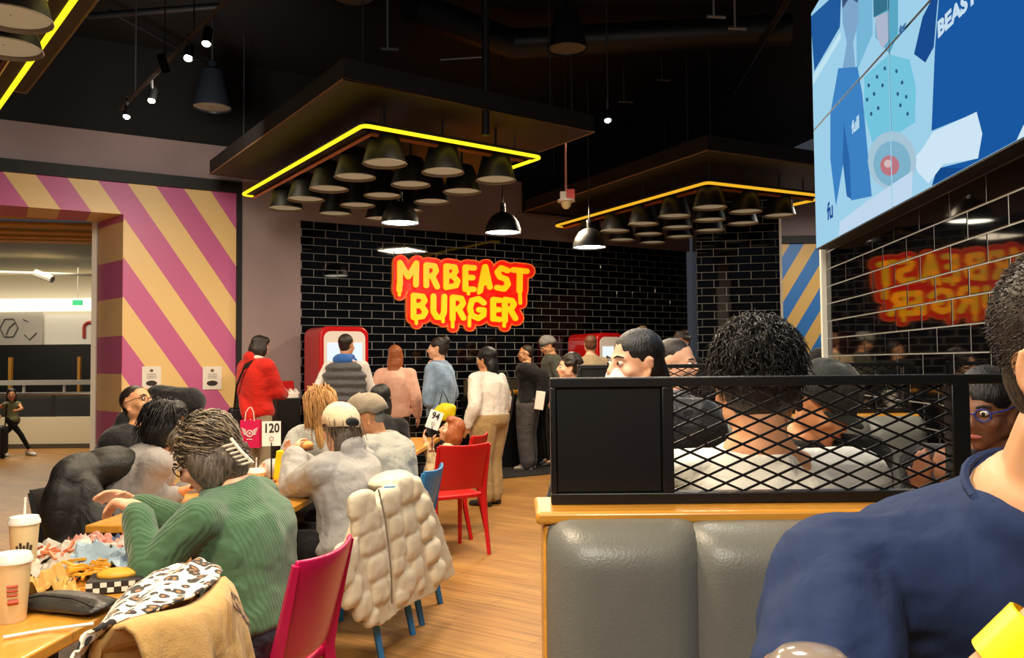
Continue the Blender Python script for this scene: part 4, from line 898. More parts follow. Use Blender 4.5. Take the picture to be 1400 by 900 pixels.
person('person in blue-rimmed glasses beside the mesh frame', (1.36, 3.05, .72), at(1348, 558, 2.62), 235, hh=232, hp=-12, s=1.0, floor=.25, skm=sk_d, top=cloth('top_dark', (24, 22, 26)), hair='short', hm=h_blk, vox=.010, face=True, extra=lambda d: glasses_part(d, M('glasses_blue', (40, 60, 150), .3)), arms={'L': dict(w=(1.40, 2.68, 1.03)), 'R': dict(w=(1.28, 2.68, 1.03))})
# --- standing people by the counter
def stand(label, px, pyt, Y, H, heading, **kw):
    X0 = at(px, 500, Y).x; kk = H / 1.75; hs = kw.pop('hx', 0)
    return person(label, (X0, Y, .93 * kk), Vector((X0, Y, H - .12)) + frame(heading) @ Vector((0, .03, 0)), heading, k=kk, s=kw.pop('s', min(1.0, .55 + .45 * kk)), legs='stand', vox=kw.pop('vox', .014), **kw)
white_k = cloth('white_knit', (236, 228, 216), .04); khaki = cloth('khaki_cotton', (172, 142, 96), .06)
def W3(px, py, Y): return at(px, py, Y)
def ex_bag(d):
    m = MB(); a = d['sc'] + d['rt'] * .12 + Vector((0, 0, .07)); b = d['hip'] + d['rt'] * .2 - d['bf'] * .03
    m.tube([a + d['bf'] * .08, a - d['bf'] * .16, (a + b) / 2 - d['bf'] * .19, b - d['bf'] * .1], .012, 5).obj('strap', black, d['P'], d['base'])
stand('woman in a white sweater and khaki trousers standing in the aisle', 668, 484, 8.67, 1.60, 300, skm=sk_t, top=white_k, puff=.03, bottom=khaki, bpuff=.05, hair='pony', hm=h_blk, shoes=shoe_k, wd=1.34, dp=1.35, hscale=1.12, top_len=.02, face=True, vox=.012, extra=ex_bag)
den = cloth('denim_blue', (132, 156, 184), .3, .4, 60)
stand('person in a denim jacket with a hair bun, hand at the mouth', 602, 463, 9.2, 1.72, 285, skm=sk_l, top=den, puff=.03, bottom=cloth('black_trousers', (22, 22, 24)), hair='bun', hm=h_dbr, face=True, hh=275, wd=1.15, arms={'L': dict(e=W3(586, 548, 8.98), w=W3(586, 510, 9.06), d=(-.1, 0, 1), n=(1, 0, 0), curl=.8)})
yb = M('yellow_fabric', (236, 200, 30), .6)
stand('woman in a pale pink sweater with straight auburn hair', 540, 473, 9.6, 1.65, 15, skm=sk_l, top=cloth('pink_knit', (228, 178, 156), .05), puff=.025, bottom=cloth('black_skirt', (20, 20, 22)), hair='long', hm=h_red)
vest = cloth('grey_quilt', (84, 84, 88), .06, .2, 30, .6); ls_white = cloth('white_shirt', (220, 216, 212))
def ex_vest(d):
    m = MB()
    for i in range(6):
        c = d['hip'] + d['su'] * d['ln'] * (.08 + .145 * i) - d['bf'] * .02; w = (.24, .245, .252, .258, .262, .22)[i]
        m.ell(c, (w, .185, .075), frame(15), 20, 8)
    soft(m.obj('padded_vest', vest, d['P'], d['base'], angle=180), .012, 2)
    h = MB(); h.ell(d['N'] - d['bf'] * .08 - d['su'] * .03, (.115, .07, .07), frame(15), 14, 8).ell(d['N'] + d['su'] * .0, (.105, .09, .045), frame(15), 14, 8)
    soft(h.obj('blue_hood', cloth('hood_blue', (50, 100, 176)), d['P'], d['base'], angle=180), .012, 2)
stand('man in a grey padded vest and blue hood at the left kiosk', 472, 458, 9.0, 1.76, 15, skm=sk_m, top=ls_white, puff=.006, bottom=cloth('trousers_dark', (30, 30, 34)), hair='crop', hm=h_dbr, hscale=1.02, extra=ex_vest, sh=.2, arms={'R': dict(w=W3(500, 520, 9.2), hint=(.4, -.2, -1)), 'L': dict(w=W3(448, 525, 9.2), hint=(-.4, -.2, -1))})
redh = cloth('red_hoodie', (206, 38, 26), .06)
def ex_red(d):
    m = MB(); a = d['sc'] + d['rt'] * .10 + Vector((0, 0, .09)); b = d['hip'] - d['rt'] * .16
    m.loft([[p + x for x in (Vector((0, 0, -.03)), d['bf'] * -.012, Vector((0, 0, .03)), d['bf'] * .012)] for p in (a, a - d['bf'] * .2 - Vector((0, 0, .08)), (a + b) / 2 - d['bf'] * .225, b - d['bf'] * .19)]).obj('bag_strap', black, d['P'], d['base'])
    bevel(MB().box(b - d['bf'] * .12 - Vector((0, 0, .06)), (.1, .24, .22), frame(60)).obj('shoulder_bag', black, d['P'], d['base']), .03)
    soft(MB().ell(d['N'] + d['su'] * .0 - d['bf'] * .02, (.12, .11, .035), frame(50), 14, 8).obj('white_collar', cloth('fleece_white', (232, 220, 208)), d['P'], d['base'], angle=180), .012, 1)
stand('person in a red hoodie with a black crossbody bag', 352, 460, 9.3, 1.755, 42, skm=sk_l, top=redh, puff=.045, bottom=cloth('trousers_beige', (170, 156, 130)), hair='bob', hm=h_dbr, hood=True, extra=ex_red, hp=-18, arms={'R': dict(w=W3(388, 540, 9.5), hint=(.3, -.4, -1)), 'L': dict(w=W3(340, 572, 9.1), hint=(-1, 0, 0))}, wd=1.12)
gp = cloth('grey_pants', (78, 74, 74), .06); blkh = cloth('black_hoodie', (20, 20, 22))
stand('man in a black hoodie and grey sweatpants holding a paper bag', 722, 474, 11.5, 1.68, 285, skm=sk_m, top=blkh, puff=.05, wd=1.2, bottom=gp, bpuff=.055, hair='crop', hm=h_dbr, face=True, shoes=M('shoe_grey', (170, 160, 150), .6), extra=lambda d: glasses_part(d, frm_k), hh=275, arms={'L': dict(w=W3(741, 540, 11.3), hint=(1, 0, -.6)), 'R': dict(w=W3(738, 545, 11.6), hint=(1, 0, -.6))})
stand('man in a grey flat cap and olive jacket looking down', 752, 462, 11.9, 1.79, 255, skm=sk_m, top=cloth('olive_jacket', (74, 76, 66)), puff=.04, bottom=cloth('trousers_black', (22, 22, 24)), hair='crop', hm=h_dbr, face=True, hp=-22, extra=lambda d: cap_part(d, cloth('cap_grey', (136, 136, 132)), flat=True))
stand('person with reddish brown hair in a beige top at the right kiosk', 808, 460, 11.2, 1.79, -8, skm=sk_l, top=cloth('beige_top', (150, 132, 104)), hair='short', hm=h_brn, bottom=gp)
stand('child with curly dark hair in front of the right kiosk', 782, 484, 7.6, 1.52, 262, skm=sk_l, top=cloth('child_grey', (74, 72, 66)), hair='curly', hm=h_dbr, bottom=gp, face=True)
stand('person with curly light brown hair behind the masked woman', 880, 449, 10.2, 1.84, 200, skm=sk_m, top=cloth('shirt_dark2', (40, 38, 40)), hair='curly', hm=hairm('hair_light_curl', (118, 92, 64)), bottom=gp, face=True)
stand('person with dark curly hair far behind the short-haired man', 934, 455, 9.6, 1.77, 220, skm=sk_m, top=cloth('shirt_dark3', (34, 34, 38)), hair='curly', hm=hairm('hair_curl_dark', (60, 48, 42)), bottom=gp, face=True)
stand('blond person far behind the short-haired man', 909, 468, 8.6, 1.63, 230, skm=sk_l, top=cloth('shirt_pale', (180, 172, 160)), hair='short', hm=h_blond, bottom=gp, face=True)

# --- seated at the tables
gsw = M('green_rib_knit', (76, 110, 80), .9, spec=.2, var=.12, vs=30, sheen=.3); nt = gsw.node_tree; N_ = nt.nodes; L_ = nt.links
tc = N_.new('ShaderNodeTexCoord'); wv = N_.new('ShaderNodeTexWave'); wv.wave_type = 'BANDS'; wv.bands_direction = 'Y'; wv.inputs['Scale'].default_value = 30; wv.inputs['Distortion'].default_value = 1.2; wv.inputs['Detail'].default_value = 2; wv.inputs['Detail Scale'].default_value = 1.0
L_.new(tc.outputs['Object'], wv.inputs['Vector']); bp = N_.new('ShaderNodeBump'); bp.inputs['Strength'].default_value = .55; bp.inputs['Distance'].default_value = .004; L_.new(wv.outputs['Fac'], bp.inputs['Height']); L_.new(bp.outputs[0], N_['Principled BSDF'].inputs['Normal'])
def ex_green(d):
    q = d['q']; locks(d, 260, hairm('hair_streak_light', (138, 122, 98), .5), .17, .003, (0, -.115, -.05), zmin=-.085, front=.075); locks(d, 260, hairm('hair_streak_dark', (76, 67, 58), .5), .17, .003, (0, -.115, -.05), zmin=-.085, front=.075, name='hair_locks_dark')
    b = MB()
    for i in range(26):
        a, c_ = rnd.uniform(0, 2 * PI), rnd.uniform(.3, 1); b.tube([q(.03 * math.cos(a), -.09, -.05 + .035 * math.sin(a)), q(.05 * c_ * math.cos(a), -.115, -.05 + .05 * c_ * math.sin(a)), q(.04 * c_ * math.cos(a + .6), -.125, -.055 + .055 * c_ * math.sin(a + .6))], [.006, .007, .003], 4)
    b.obj('hair_twist', h_str, d['P'], d['base'], angle=180)
    c = MB()
    for i in range(6): c.tube([q(-.045, -.07 - .004 * i, -.01 - .017 * i), q(-.074, -.092 - .004 * i, -.02 - .017 * i), q(-.066, -.122 - .004 * i, -.03 - .017 * i)], .0042, 6)
    c.tube([q(-.06, -.122, -.01), q(-.07, -.13, -.065), q(-.06, -.138, -.12)], .006, 6).obj('hair_clip', M('clip_ivory', (214, 204, 186), .4), d['P'], d['base'])
    glasses_part(d, frm_k)
    MB().lathe([(.036, -.008), (.038, 0), (.036, .008)], Vector((-1.30, 3.08, .925)), 14, Vector((-1, .1, .35)).normalized().to_track_quat('Z', 'X').to_matrix()).obj('wristwatch', black, d['P'], d['base'])
    MB().loft([[d['hip'] + d['su'] * z + d['rt'] * .195 * math.cos(2 * PI * j / 16) + d['bf'] * .15 * math.sin(2 * PI * j / 16) for j in range(16)] for z in (-.02, .075)]).obj('orange_hem', M('orange_cloth', (214, 84, 40), .8), d['P'], d['base'])
person('woman in a green ribbed sweater with a hair clip, seated at the front table', (-.90, 2.93, .545), at(282, 622, 3.02), 276, hh=272, hp=-34, s=1.04, k=1.0, wd=1.14, dp=1.22, sh=.185, skm=sk_l, top=gsw, puff=.022, top_len=.0, bottom=cloth('jeans_navy', (44, 50, 66), .2, .3, 80), hair='bob', hm=h_str, vox=.0085, fold=.018, folds=FOLDB, face=True, shoes=shoe_k,
       arms={'L': dict(e=(-1.17, 2.74, .80), w=(-1.245, 2.83, .975), curl=1.5, n=(.25, -.25, -.95), d=(-.9, .2, .25), th=-1), 'R': dict(e=(-1.12, 3.14, .83), w=(-1.36, 3.08, .95), curl=.9, n=(0, -.7, -.7), th=1)}, extra=ex_green)
gk = cloth('grey_wool', (146, 141, 138), .05, .3, 200)
person('woman with dark bobbed hair in a grey sweater, back to the camera', (-2.06, 4.45, .53), at(228, 580, 4.55), 62, hh=70, hp=-12, s=1.0, k=.98, wd=1.05, dp=1.1, skm=sk_m, top=gk, puff=.035, bottom=blkh, hair='bob', hm=h_blk, vox=.010, fold=.014, extra=lambda d: locks(d, 320, h_blk, .17, .003), arms={'R': dict(w=(-1.72, 4.36, .79), curl=.5, n=(0, 0, -1)), 'L': dict(w=(-1.74, 4.7, .79), curl=.5, n=(0, 0, -1), th=-1)})
person('man with glasses in a black jacket, one arm behind his head', (-2.52, 5.35, .53), at(188, 553, 5.4), 98, hh=112, hp=18, hr=-6, s=1.04, k=1.04, skm=sk_m, top=cloth('jacket_black', (24, 24, 27)), puff=.045, bottom=blkh, hair='crop', hm=h_dbr, hscale=1.0, vox=.010, face=True, extra=lambda d: glasses_part(d, frm_k), hood=True,
       arms={'L': dict(e=at(262, 550, 5.55), w=at(212, 540, 5.62), curl=.4, n=(0, -1, 0)), 'R': dict(w=(-2.2, 5.05, .75))})
gh = cloth('heather_hoodie', (160, 158, 155), .06, .2, 150)
def ex_cap(d): cap_part(d, cloth('cap_cream', (224, 206, 172), .04), brim=1); MB().ell(d['q'](0, -.133, .03), tuple(v * d['s'] for v in (.042, .012, .026)), d['Rh'], 12, 6).obj('cap_opening', black, d['P'], d['base'])
person('woman in a cream cap and grey hoodie holding food at the table', (-.84, 4.40, .53), at(464, 588, 4.58), 292, hh=318, hp=-8, hr=6, s=1.0, k=1.0, wd=1.08, dp=1.12, skm=sk_l, top=gh, puff=.035, bottom=cloth('leggings_black', (22, 22, 24)), hair='pony', hm=hairm('hair_ash', (78, 66, 54), .6), vox=.0095, fold=.02, folds=FOLDB, hood=True, shoes=shoe_w, extra=lambda d: (ex_cap(d), locks(d, 200, hairm('hair_ash2', (104, 88, 70), .5), .15, .004, zmin=-.03, front=-.0, rad=(.08, .095, .06))),
       arms={'L': dict(w=at(404, 622, 4.72), hint=(-.2, -.6, -1), curl=1.1, n=(.6, .6, 0)), 'R': dict(w=at(410, 628, 4.86), hint=(-.2, .6, -1), curl=1.1, n=(.6, -.6, 0))})
person('man in a grey-brown flat cap and pale jacket at the table', (-.74, 5.05, .53), at(502, 572, 5.28), 288, hh=262, hp=-22, hr=4, s=1.05, k=1.04, wd=1.1, dp=1.1, skm=sk_t, top=cloth('jacket_pale', (154, 154, 147), .06), puff=.045, bottom=cloth('jeans_blue', (46, 66, 104)), hair='crop', hm=hairm('hair_grey', (120, 116, 110)), vox=.010, face=True, fold=.022, folds=FOLDB, collar=True,
       extra=lambda d: cap_part(d, cloth('cap_taupe', (140, 128, 110), .15), flat=True), arms={'L': dict(w=(-1.15, 4.95, .79)), 'R': dict(w=(-1.15, 5.15, .79))})
person('person with blond hair in a pale grey jacket at the end of the table', (-1.36, 5.72, .53), at(436, 556, 5.55), 215, hh=318, hp=-10, s=1.0, k=.98, skm=sk_l, top=cloth('jacket_ice', (170, 170, 166), .06), puff=.04, bottom=blkh, hair='long', hm=h_blond, vox=.011, hood=True, fold=.014, extra=lambda d: locks(d, 260, hairm('hair_gold', (170, 124, 72), .4), .26, .006, jit=.06), arms={'L': dict(w=(-1.3, 5.2, .8)), 'R': dict(w=(-1.5, 5.2, .8))})
person('person with black hair sitting behind the man in the flat cap', (-1.12, 6.5, .53), at(521, 546, 6.9), 5, s=1.0, k=.95, skm=sk_m, top=blkh, bottom=blkh, hair='long', hm=h_blk, vox=.013)
person('red-haired child sitting on the red chair beside the number 94', (-.56, 7.27, .53), at(618, 589, 7.2), 275, hh=262, hp=18, s=.92, k=.78, skm=sk_l, top=cloth('child_print', (190, 172, 130), .4), bottom=blkh, hair='bob', hm=hairm('hair_ginger', (158, 88, 44)), vox=.012, face=True, arms={'L': dict(w=at(590, 612, 7.0)), 'R': dict(w=at(582, 606, 7.3))})
oli = cloth('olive_vest', (112, 112, 78)); kid = at(18, 560, 13.8)
person('child in an olive vest and black leggings walking in the mall', (kid.x, 13.8, .58), (kid.x - .02, 13.78, .99), 120, hh=150, s=.86, k=.62, legs='stand', skm=sk_t, top=oli, sleeve='none', bottom=cloth('leggings_black2', (18, 18, 20)), bpuff=.006, hair='long', hm=h_blk, shoes=shoe_w, vox=.011, face=True,
       knees=[((kid.x - .1, 13.75, .36), (kid.x - .14, 13.75, .085)), ((kid.x + .12, 13.8, .36), (kid.x + .24, 13.85, .085))], arms={'L': dict(w=(kid.x + .16, 13.62, .74), hint=(1, 0, -.5)), 'R': dict(w=(kid.x - .12, 13.6, .68), hint=(-1, 0, -.3))})

# ================================================================== CLOTHES ON CHAIRS
pf = thing('puffer_jacket', 'cream quilted puffer jacket hung over the blue chair', 'jacket', (-.60, 4.35, .3)); po = pf.location.copy()
PN = Vector((.93, -.36, 0)).normalized(); PT = Vector((.36, .93, 0)).normalized(); PP = Vector((-.59, 4.385, 0)); RP = Matrix((PT, PN, UZ)).transposed()
def pz(x, y, o=0): return onp(440 + x / 3.461, 640 + y / 3.461, PP + PN * o, PN) - po
cells = [(190, 175, 72, 56), (215, 245, 85, 58), (232, 345, 84, 56), (255, 465, 70, 58), (272, 575, 62, 56), (115, 425, 58, 60), (100, 500, 48, 56), (140, 585, 46, 62), (190, 655, 44, 56), (232, 708, 32, 34),
         (320, 160, 62, 62), (385, 105, 58, 62), (338, 278, 46, 60), (352, 378, 48, 56), (350, 455, 42, 48), (392, 545, 60, 58), (368, 605, 50, 36), (400, 255, 56, 62), (420, 370, 54, 64), (440, 478, 44, 58), (456, 548, 30, 34),
         (432, 95, 34, 48), (465, 185, 44, 54), (492, 285, 46, 54), (515, 390, 48, 54), (540, 490, 46, 54)]
m = MB(); kx = (PP - CAM).length / F / 3.461
for i, (x, y, rx, ry) in enumerate(cells):
    sl = i >= 21; m.sell(pz(x, y, .05 if sl else .042), (rx * kx * 1.32, .036 if not sl else .046, ry * kx * 1.06), RP, .55)
ol = [(265, 95), (410, 40), (455, 120), (530, 300), (585, 500), (510, 545), (480, 590), (330, 660), (225, 745), (55, 490), (130, 260)]
m.prism([pz(x, y, -.01) for x, y in ol], PN * .066)
m.ell(pz(330, 60, -.06), (.2, .09, .05), RP, 14, 8)
o = m.obj('quilted_shell', M('puffer_cream', (218, 204, 176), .5, var=.04, bump=.3, bs=35, sheen=.2), pf, angle=180); soft(o, .007, 2, .014, FOLD, .4)
MB().ell(pz(292, 655, .03), (.05, .02, .035), RP, 12, 6).obj('lining', black, pf)
MB().tube([pz(268, 100, .09), pz(300, 240, .1), pz(320, 400, .1), pz(330, 520, .095), pz(332, 640, .07)], .004, 5).obj('zip', M('zip_grey', (120, 112, 100), .5), pf)

ck = thing('padded_coat', 'dark padded coat over the chair of the woman in grey', 'jacket', (-2.3, 4.3, .2)); m = MB()
for c, r in (((-2.14, 4.2, .90), (.11, .18, .12)), ((-2.06, 4.36, .94), (.15, .16, .10)), ((-2.15, 4.12, .76), (.11, .15, .2)), ((-2.12, 4.12, .74), (.16, .1, .22)), ((-2.04, 4.1, .62), (.14, .09, .22)), ((-2.2, 4.3, .62), (.1, .2, .3)), ((-2.12, 4.1, .48), (.18, .13, .24))):
    m.ell(Vector(c) - ck.location, r)
soft(m.obj('padded_shell', crease(M('coat_black', (24, 22, 20), .6), 6, .5), ck, angle=180), .011, 4, .022, FOLDB)

tan_c = crease(M('tan_coat_cloth', (196, 156, 92), .8, var=.06, bump=.2, bs=200, sheen=.2), 6, .4)
tcx = thing('tan_coat', 'tan coat hanging over the chair at the bottom edge', 'jacket', (-.85, 2.2, .3)); to = tcx.location.copy()
def arc(u, z):      # top line of that chair back, far end u=0 to near end u=1
    p = Vector((-.835, 2.39, z)).lerp(Vector((-.915, 1.95, z)), u); return p + Vector((.065, -.01, 0)) * math.sin(PI * u)
def coat(u, v):
    if v < .2: w = v / .2; p = arc(u, .0) + Vector((-.05 * (1 - w) ** 2, 0, 0)); z = .79 + .07 * math.sin(w * PI / 2)
    else: w = (v - .2) / .8; p = arc(u, .0) + Vector((.03 + .11 * w ** .5 + .022 * w * math.sin(u * 19 + 1) + .012 * w * math.sin(u * 41), -.005 * w, 0)); z = .86 - .52 * w
    return Vector((p.x, p.y, z + .006 * math.sin(u * 9))) - to
o = MB().grid(coat, 48, 30).obj('coat_cloth', tan_c, tcx, angle=180); s = o.modifiers.new('thick', 'SOLIDIFY'); s.thickness = .012
leo = M('leopard_print', (238, 226, 206), .85, sheen=.2); nt = leo.node_tree; N = nt.nodes; L = nt.links
tc = N.new('ShaderNodeTexCoord'); nz = N.new('ShaderNodeTexNoise'); nz.inputs['Scale'].default_value = 22; L.new(tc.outputs['Object'], nz.inputs['Vector'])
mxv = N.new('ShaderNodeMix'); mxv.data_type = 'VECTOR'; mxv.inputs[0].default_value = .035; L.new(tc.outputs['Object'], mxv.inputs[4]); L.new(nz.outputs['Color'], mxv.inputs[5])
vo_ = N.new('ShaderNodeTexVoronoi'); vo_.inputs['Scale'].default_value = 30; L.new(mxv.outputs[1], vo_.inputs['Vector'])
rp = N.new('ShaderNodeValToRGB'); rp.color_ramp.interpolation = 'CONSTANT'; els = rp.color_ramp.elements; els[0].position = 0; els[0].color = (*lin((156, 112, 64)), 1); els[1].position = .22; els[1].color = (*lin((34, 26, 22)), 1)
e_ = els.new(.47); e_.color = (*lin((238, 226, 206)), 1); L.new(vo_.outputs['Distance'], rp.inputs[0]); L.new(rp.outputs[0], N['Principled BSDF'].inputs['Base Color'])
sc = thing('leopard_scarf', 'white scarf with brown leopard spots over the tan chair', 'scarf', (-.95, 2.2, .6)); so2 = sc.location.copy()
EB = [atz(252, 775, .865), atz(212, 786, .855), atz(176, 806, .84), atz(140, 850, .815), atz(108, 898, .795), atz(85, 950, .76)]
def scarf(u, v):
    t = u * 5; i = min(4, int(t)); b = EB[i].lerp(EB[i + 1], t - i); a = arc(min(1.15, u * 1.15), .866) + Vector((.012, .02, 0)); p = a.lerp(b, v)
    return p + Vector((0, 0, .022 * math.sin(PI * v) + .007 * mnoise.noise(Vector((u * 9, v * 5, 0))) + .006 * math.sin(v * 14 + u * 5))) - so2
o = MB().grid(scarf, 50, 24).obj('scarf_cloth', leo, sc, angle=180); s = o.modifiers.new('thick', 'SOLIDIFY'); s.thickness = .006
def scarf2(u, v):
    t = u * 5; i = min(4, int(t)); b = EB[i].lerp(EB[i + 1], t - i)
    return b + Vector((.03 * v * math.sin(u * 13), .02 * v, -.16 * v - .01)) - so2
o = MB().grid(scarf2, 30, 10).obj('scarf_end', leo, sc, angle=180); s = o.modifiers.new('thick', 'SOLIDIFY'); s.thickness = .006
for k_ in range(3):
    c = atz(303 + 6 * k_, 806 + 12 * k_, .84) - so2
    MB().grid(lambda u, v: c + Vector((.05 * u + .01, .03 * v - .05 * u, .02 - .045 * v - .03 * u)), 4, 4).obj('scarf_corner', leo, sc, angle=180)

# ================================================================== ON THE TABLES
cupm = M('cup_milky', (226, 204, 158), .35, sss=.1); lidm = M('lid_white', (238, 236, 230), .3); stw = M('straw_white', (240, 238, 232), .4); prn = M('print_dark', (60, 44, 30), .6); prr = M('print_redbrown', (176, 70, 40), .6)
def cup(label, P, h=.165, r=.046, straw=True, emblem='crown', tilt=0):
    t = thing('drink_cup', label, 'cup', P)
    MB().lathe([(r * .72, 0), (r * .75, .004), (r, h), (r * .97, h)], n=28).obj('cup', cupm, t)
    MB().lathe([(r * 1.08, h - .004), (r * 1.08, h + .006), (r * 1.0, h + .012), (r * .95, h + .02), (r * .2, h + .022)], n=28).obj('lid', lidm, t)
    if straw: MB().tube([(.0, 0, h + .01), (.003, .0, h + .085)], .004, 8).obj('straw', stw, t)
    d = (CAM - Vector(P)); d.z = 0; d.normalize(); x = Vector((-d.y, d.x, 0)); e = MB()
    def at_(a, z, o=.001): rr = (r * .75 + (r * .25) * z / h) + o; return (d * math.cos(a) + x * math.sin(a)) * rr + UZ * z
    if emblem == 'crown':
        for k_ in range(-2, 3): e.tube([at_(k_ * .22, h * .42), at_(k_ * .26, h * (.56 + .06 * (k_ % 2)))], .004, 5)
        for k_ in range(8): e.tube([at_(-.5 + k_ * .125, h * .42), at_(-.375 + k_ * .125, h * .42)], .006, 5)
        for k_ in range(6): e.tube([at_(-.36 + k_ * .12, h * .34), at_(-.24 + k_ * .12, h * .34)], .005, 5)
        e.obj('printed_crown', prn, t)
    else:
        for k_ in range(3): e.tube([at_(-.3 + j * .1, h * (.62 - .07 * k_)) for j in range(7)], .004, 5)
        for j in range(6): e.tube([at_(-.25 + j * .1, h * .36), at_(-.15 + j * .1, h * .36)], .008, 4)
        e.obj('printed_mark', prr, t)
    return t
cup('milky drink cup with a straw and printed crown, farther back on the front table', Vector((at(33, 730, 2.93).x, 2.93, .7505)), .165, .047)
cup('milky drink cup with a red printed mark, at the left edge', Vector((at(17, 780, 2.36).x, 2.36, .7505)), .165, .047, False, 'mark')
cup('white lidded cup on the table with the number 120 stand', Vector((at(350, 640, 4.98).x, 4.98, .7505)), .07, .05, True, 'none')
wraps = [((196, 212, 222), 'pale blue'), ((232, 226, 218), 'white'), ((214, 150, 140), 'pinkish'), ((180, 200, 214), 'blue-grey'), ((222, 196, 130), 'golden')]
def wrapper(label, c, w, l, col, hgt=.05, seed=0, rot=0):
    t = thing('food_wrapper', label, 'wrapper', c, rot); mt = M('wrapper_%d' % seed, col, .6, var=.0); nt = mt.node_tree; N = nt.nodes; L = nt.links
    tc = N.new('ShaderNodeTexCoord'); v = N.new('ShaderNodeTexVoronoi'); v.inputs['Scale'].default_value = 26; L.new(tc.outputs['Object'], v.inputs[0]); rp = N.new('ShaderNodeValToRGB'); rp.color_ramp.interpolation = 'CONSTANT'
    cs_ = [(*lin(col), 1), (*lin((196, 110, 92)), 1), (*lin(col), 1), (*lin((70, 90, 120)), 1), (*lin(col), 1)]; els = rp.color_ramp.elements; els[0].color = cs_[0]; els[1].position = .97; els[1].color = cs_[4]
    for p, q in ((.66, cs_[1]), (.69, cs_[2]), (.85, cs_[3]), (.89, cs_[4])): els.new(p).color = q
    L.new(v.outputs['Color'], rp.inputs[0]); L.new(rp.outputs[0], N['Principled BSDF'].inputs['Base Color'])
    o = MB().grid(lambda u, v: Vector(((u - .5) * w, (v - .5) * l, .004 + hgt * abs(mnoise.noise(Vector((u * 3.1 + seed, v * 3.3, seed)))) * 1.6 + hgt * .7 * abs(mnoise.noise(Vector((u * 9, v * 9 + seed, 3)))))), 22, 22).obj('sheet', mt, t, angle=20); return t
wrapper('pale blue crumpled burger paper beside the green sleeve', atz(155, 775, .752), .26, .3, (150, 172, 188), .06, 1, .4)
wrapper('white crumpled burger paper in the middle of the front table', atz(95, 765, .752), .3, .3, (184, 178, 168), .05, 2, .1)
wrapper('pinkish food paper at the back of the front table', atz(135, 748, .752), .2, .16, (196, 140, 126), .05, 3, -.3)
wrapper('patterned tray paper behind the left cup', atz(62, 790, .752), .24, .3, (176, 166, 150), .04, 4, .2)
wrapper('golden paper bag at the front of the table', atz(62, 815, .752), .16, .16, (206, 164, 84), .06, 5, .7)
fry = M('fries_gold', (228, 168, 50), .5, var=.15)
for lab, (px, py), n_ in (('heap of golden fries on the white paper', (115, 782), 34), ('heap of reddish fries near the back of the table', (75, 764), 26)):
    t = thing('fries', lab, 'fries', atz(px, py, .775)); m = MB()
    for i in range(n_):
        c = Vector((rnd.gauss(0, .04), rnd.gauss(0, .035), rnd.uniform(0, .03))); m.box(c, (.06, .008, .008), Matrix.Rotation(rnd.uniform(0, PI), 3, 'Z') @ Matrix.Rotation(rnd.uniform(-.5, .5), 3, 'Y'))
    m.obj('fry_pile', fry if n_ > 30 else M('fries_red', (206, 120, 78), .5, var=.2), t, smooth=False)['kind'] = 'stuff'
bx_ = thing('food_box', 'checked black and white food box by the green sleeve', 'box', atz(160, 805, .752), .3)
bevel(MB().box((0, 0, .02), (.16, .12, .04)).obj('box', M('box_check', (40, 36, 34), .6), bx_), .004); m = MB()
for i in range(8):
    for j in range(2):
        if (i + j) % 2: m.box((-.07 + i * .02, -.061, .012 + j * .016), (.018, .002, .014))
m.obj('white_checks', paper, bx_, smooth=False); MB().ell((0, 0, .045), (.06, .04, .02)).obj('food', fry, bx_)
pc = thing('black_pouch', 'flat black leather pouch lying on the front table', 'pouch', atz(98, 832, .752), -.35)
def pring(y, w, h, z): return [Vector((w * math.cos(2 * PI * j / 20), y, z + h * math.sin(2 * PI * j / 20))) for j in range(20)]
mp_ = MB().loft([pring(-.075, .13, .004, .012), pring(-.07, .15, .012, .018), pring(-.02, .155, .022, .024), pring(.03, .14, .02, .022), pring(.065, .12, .01, .014), pring(.07, .11, .003, .01)])
soft(mp_.obj('pouch_body', M('pouch_leather', (52, 50, 46), .38, bump=.25, bs=60), pc, angle=180), .006, 3, .006)
MB().tube([(-.13, -.06, .03), (-.05, -.05, .045), (.06, -.05, .045), (.14, -.055, .03)], .002, 5).obj('zip', blacksat, pc)
tag(MB().tube([atz(4, 872, .757), atz(60, 862, .757), atz(128, 853, .765)], .0045, 8).obj('paper_straw', stw), 'white paper straw lying across the table corner', 'straw')
tag(MB().tube([atz(0, 846, .757), atz(28, 838, .76)], .012, 8).obj('rolled_wrapper', M('wrapper_tan', (190, 140, 70), .6)), 'tan rolled wrapper at the left edge of the table', 'wrapper')
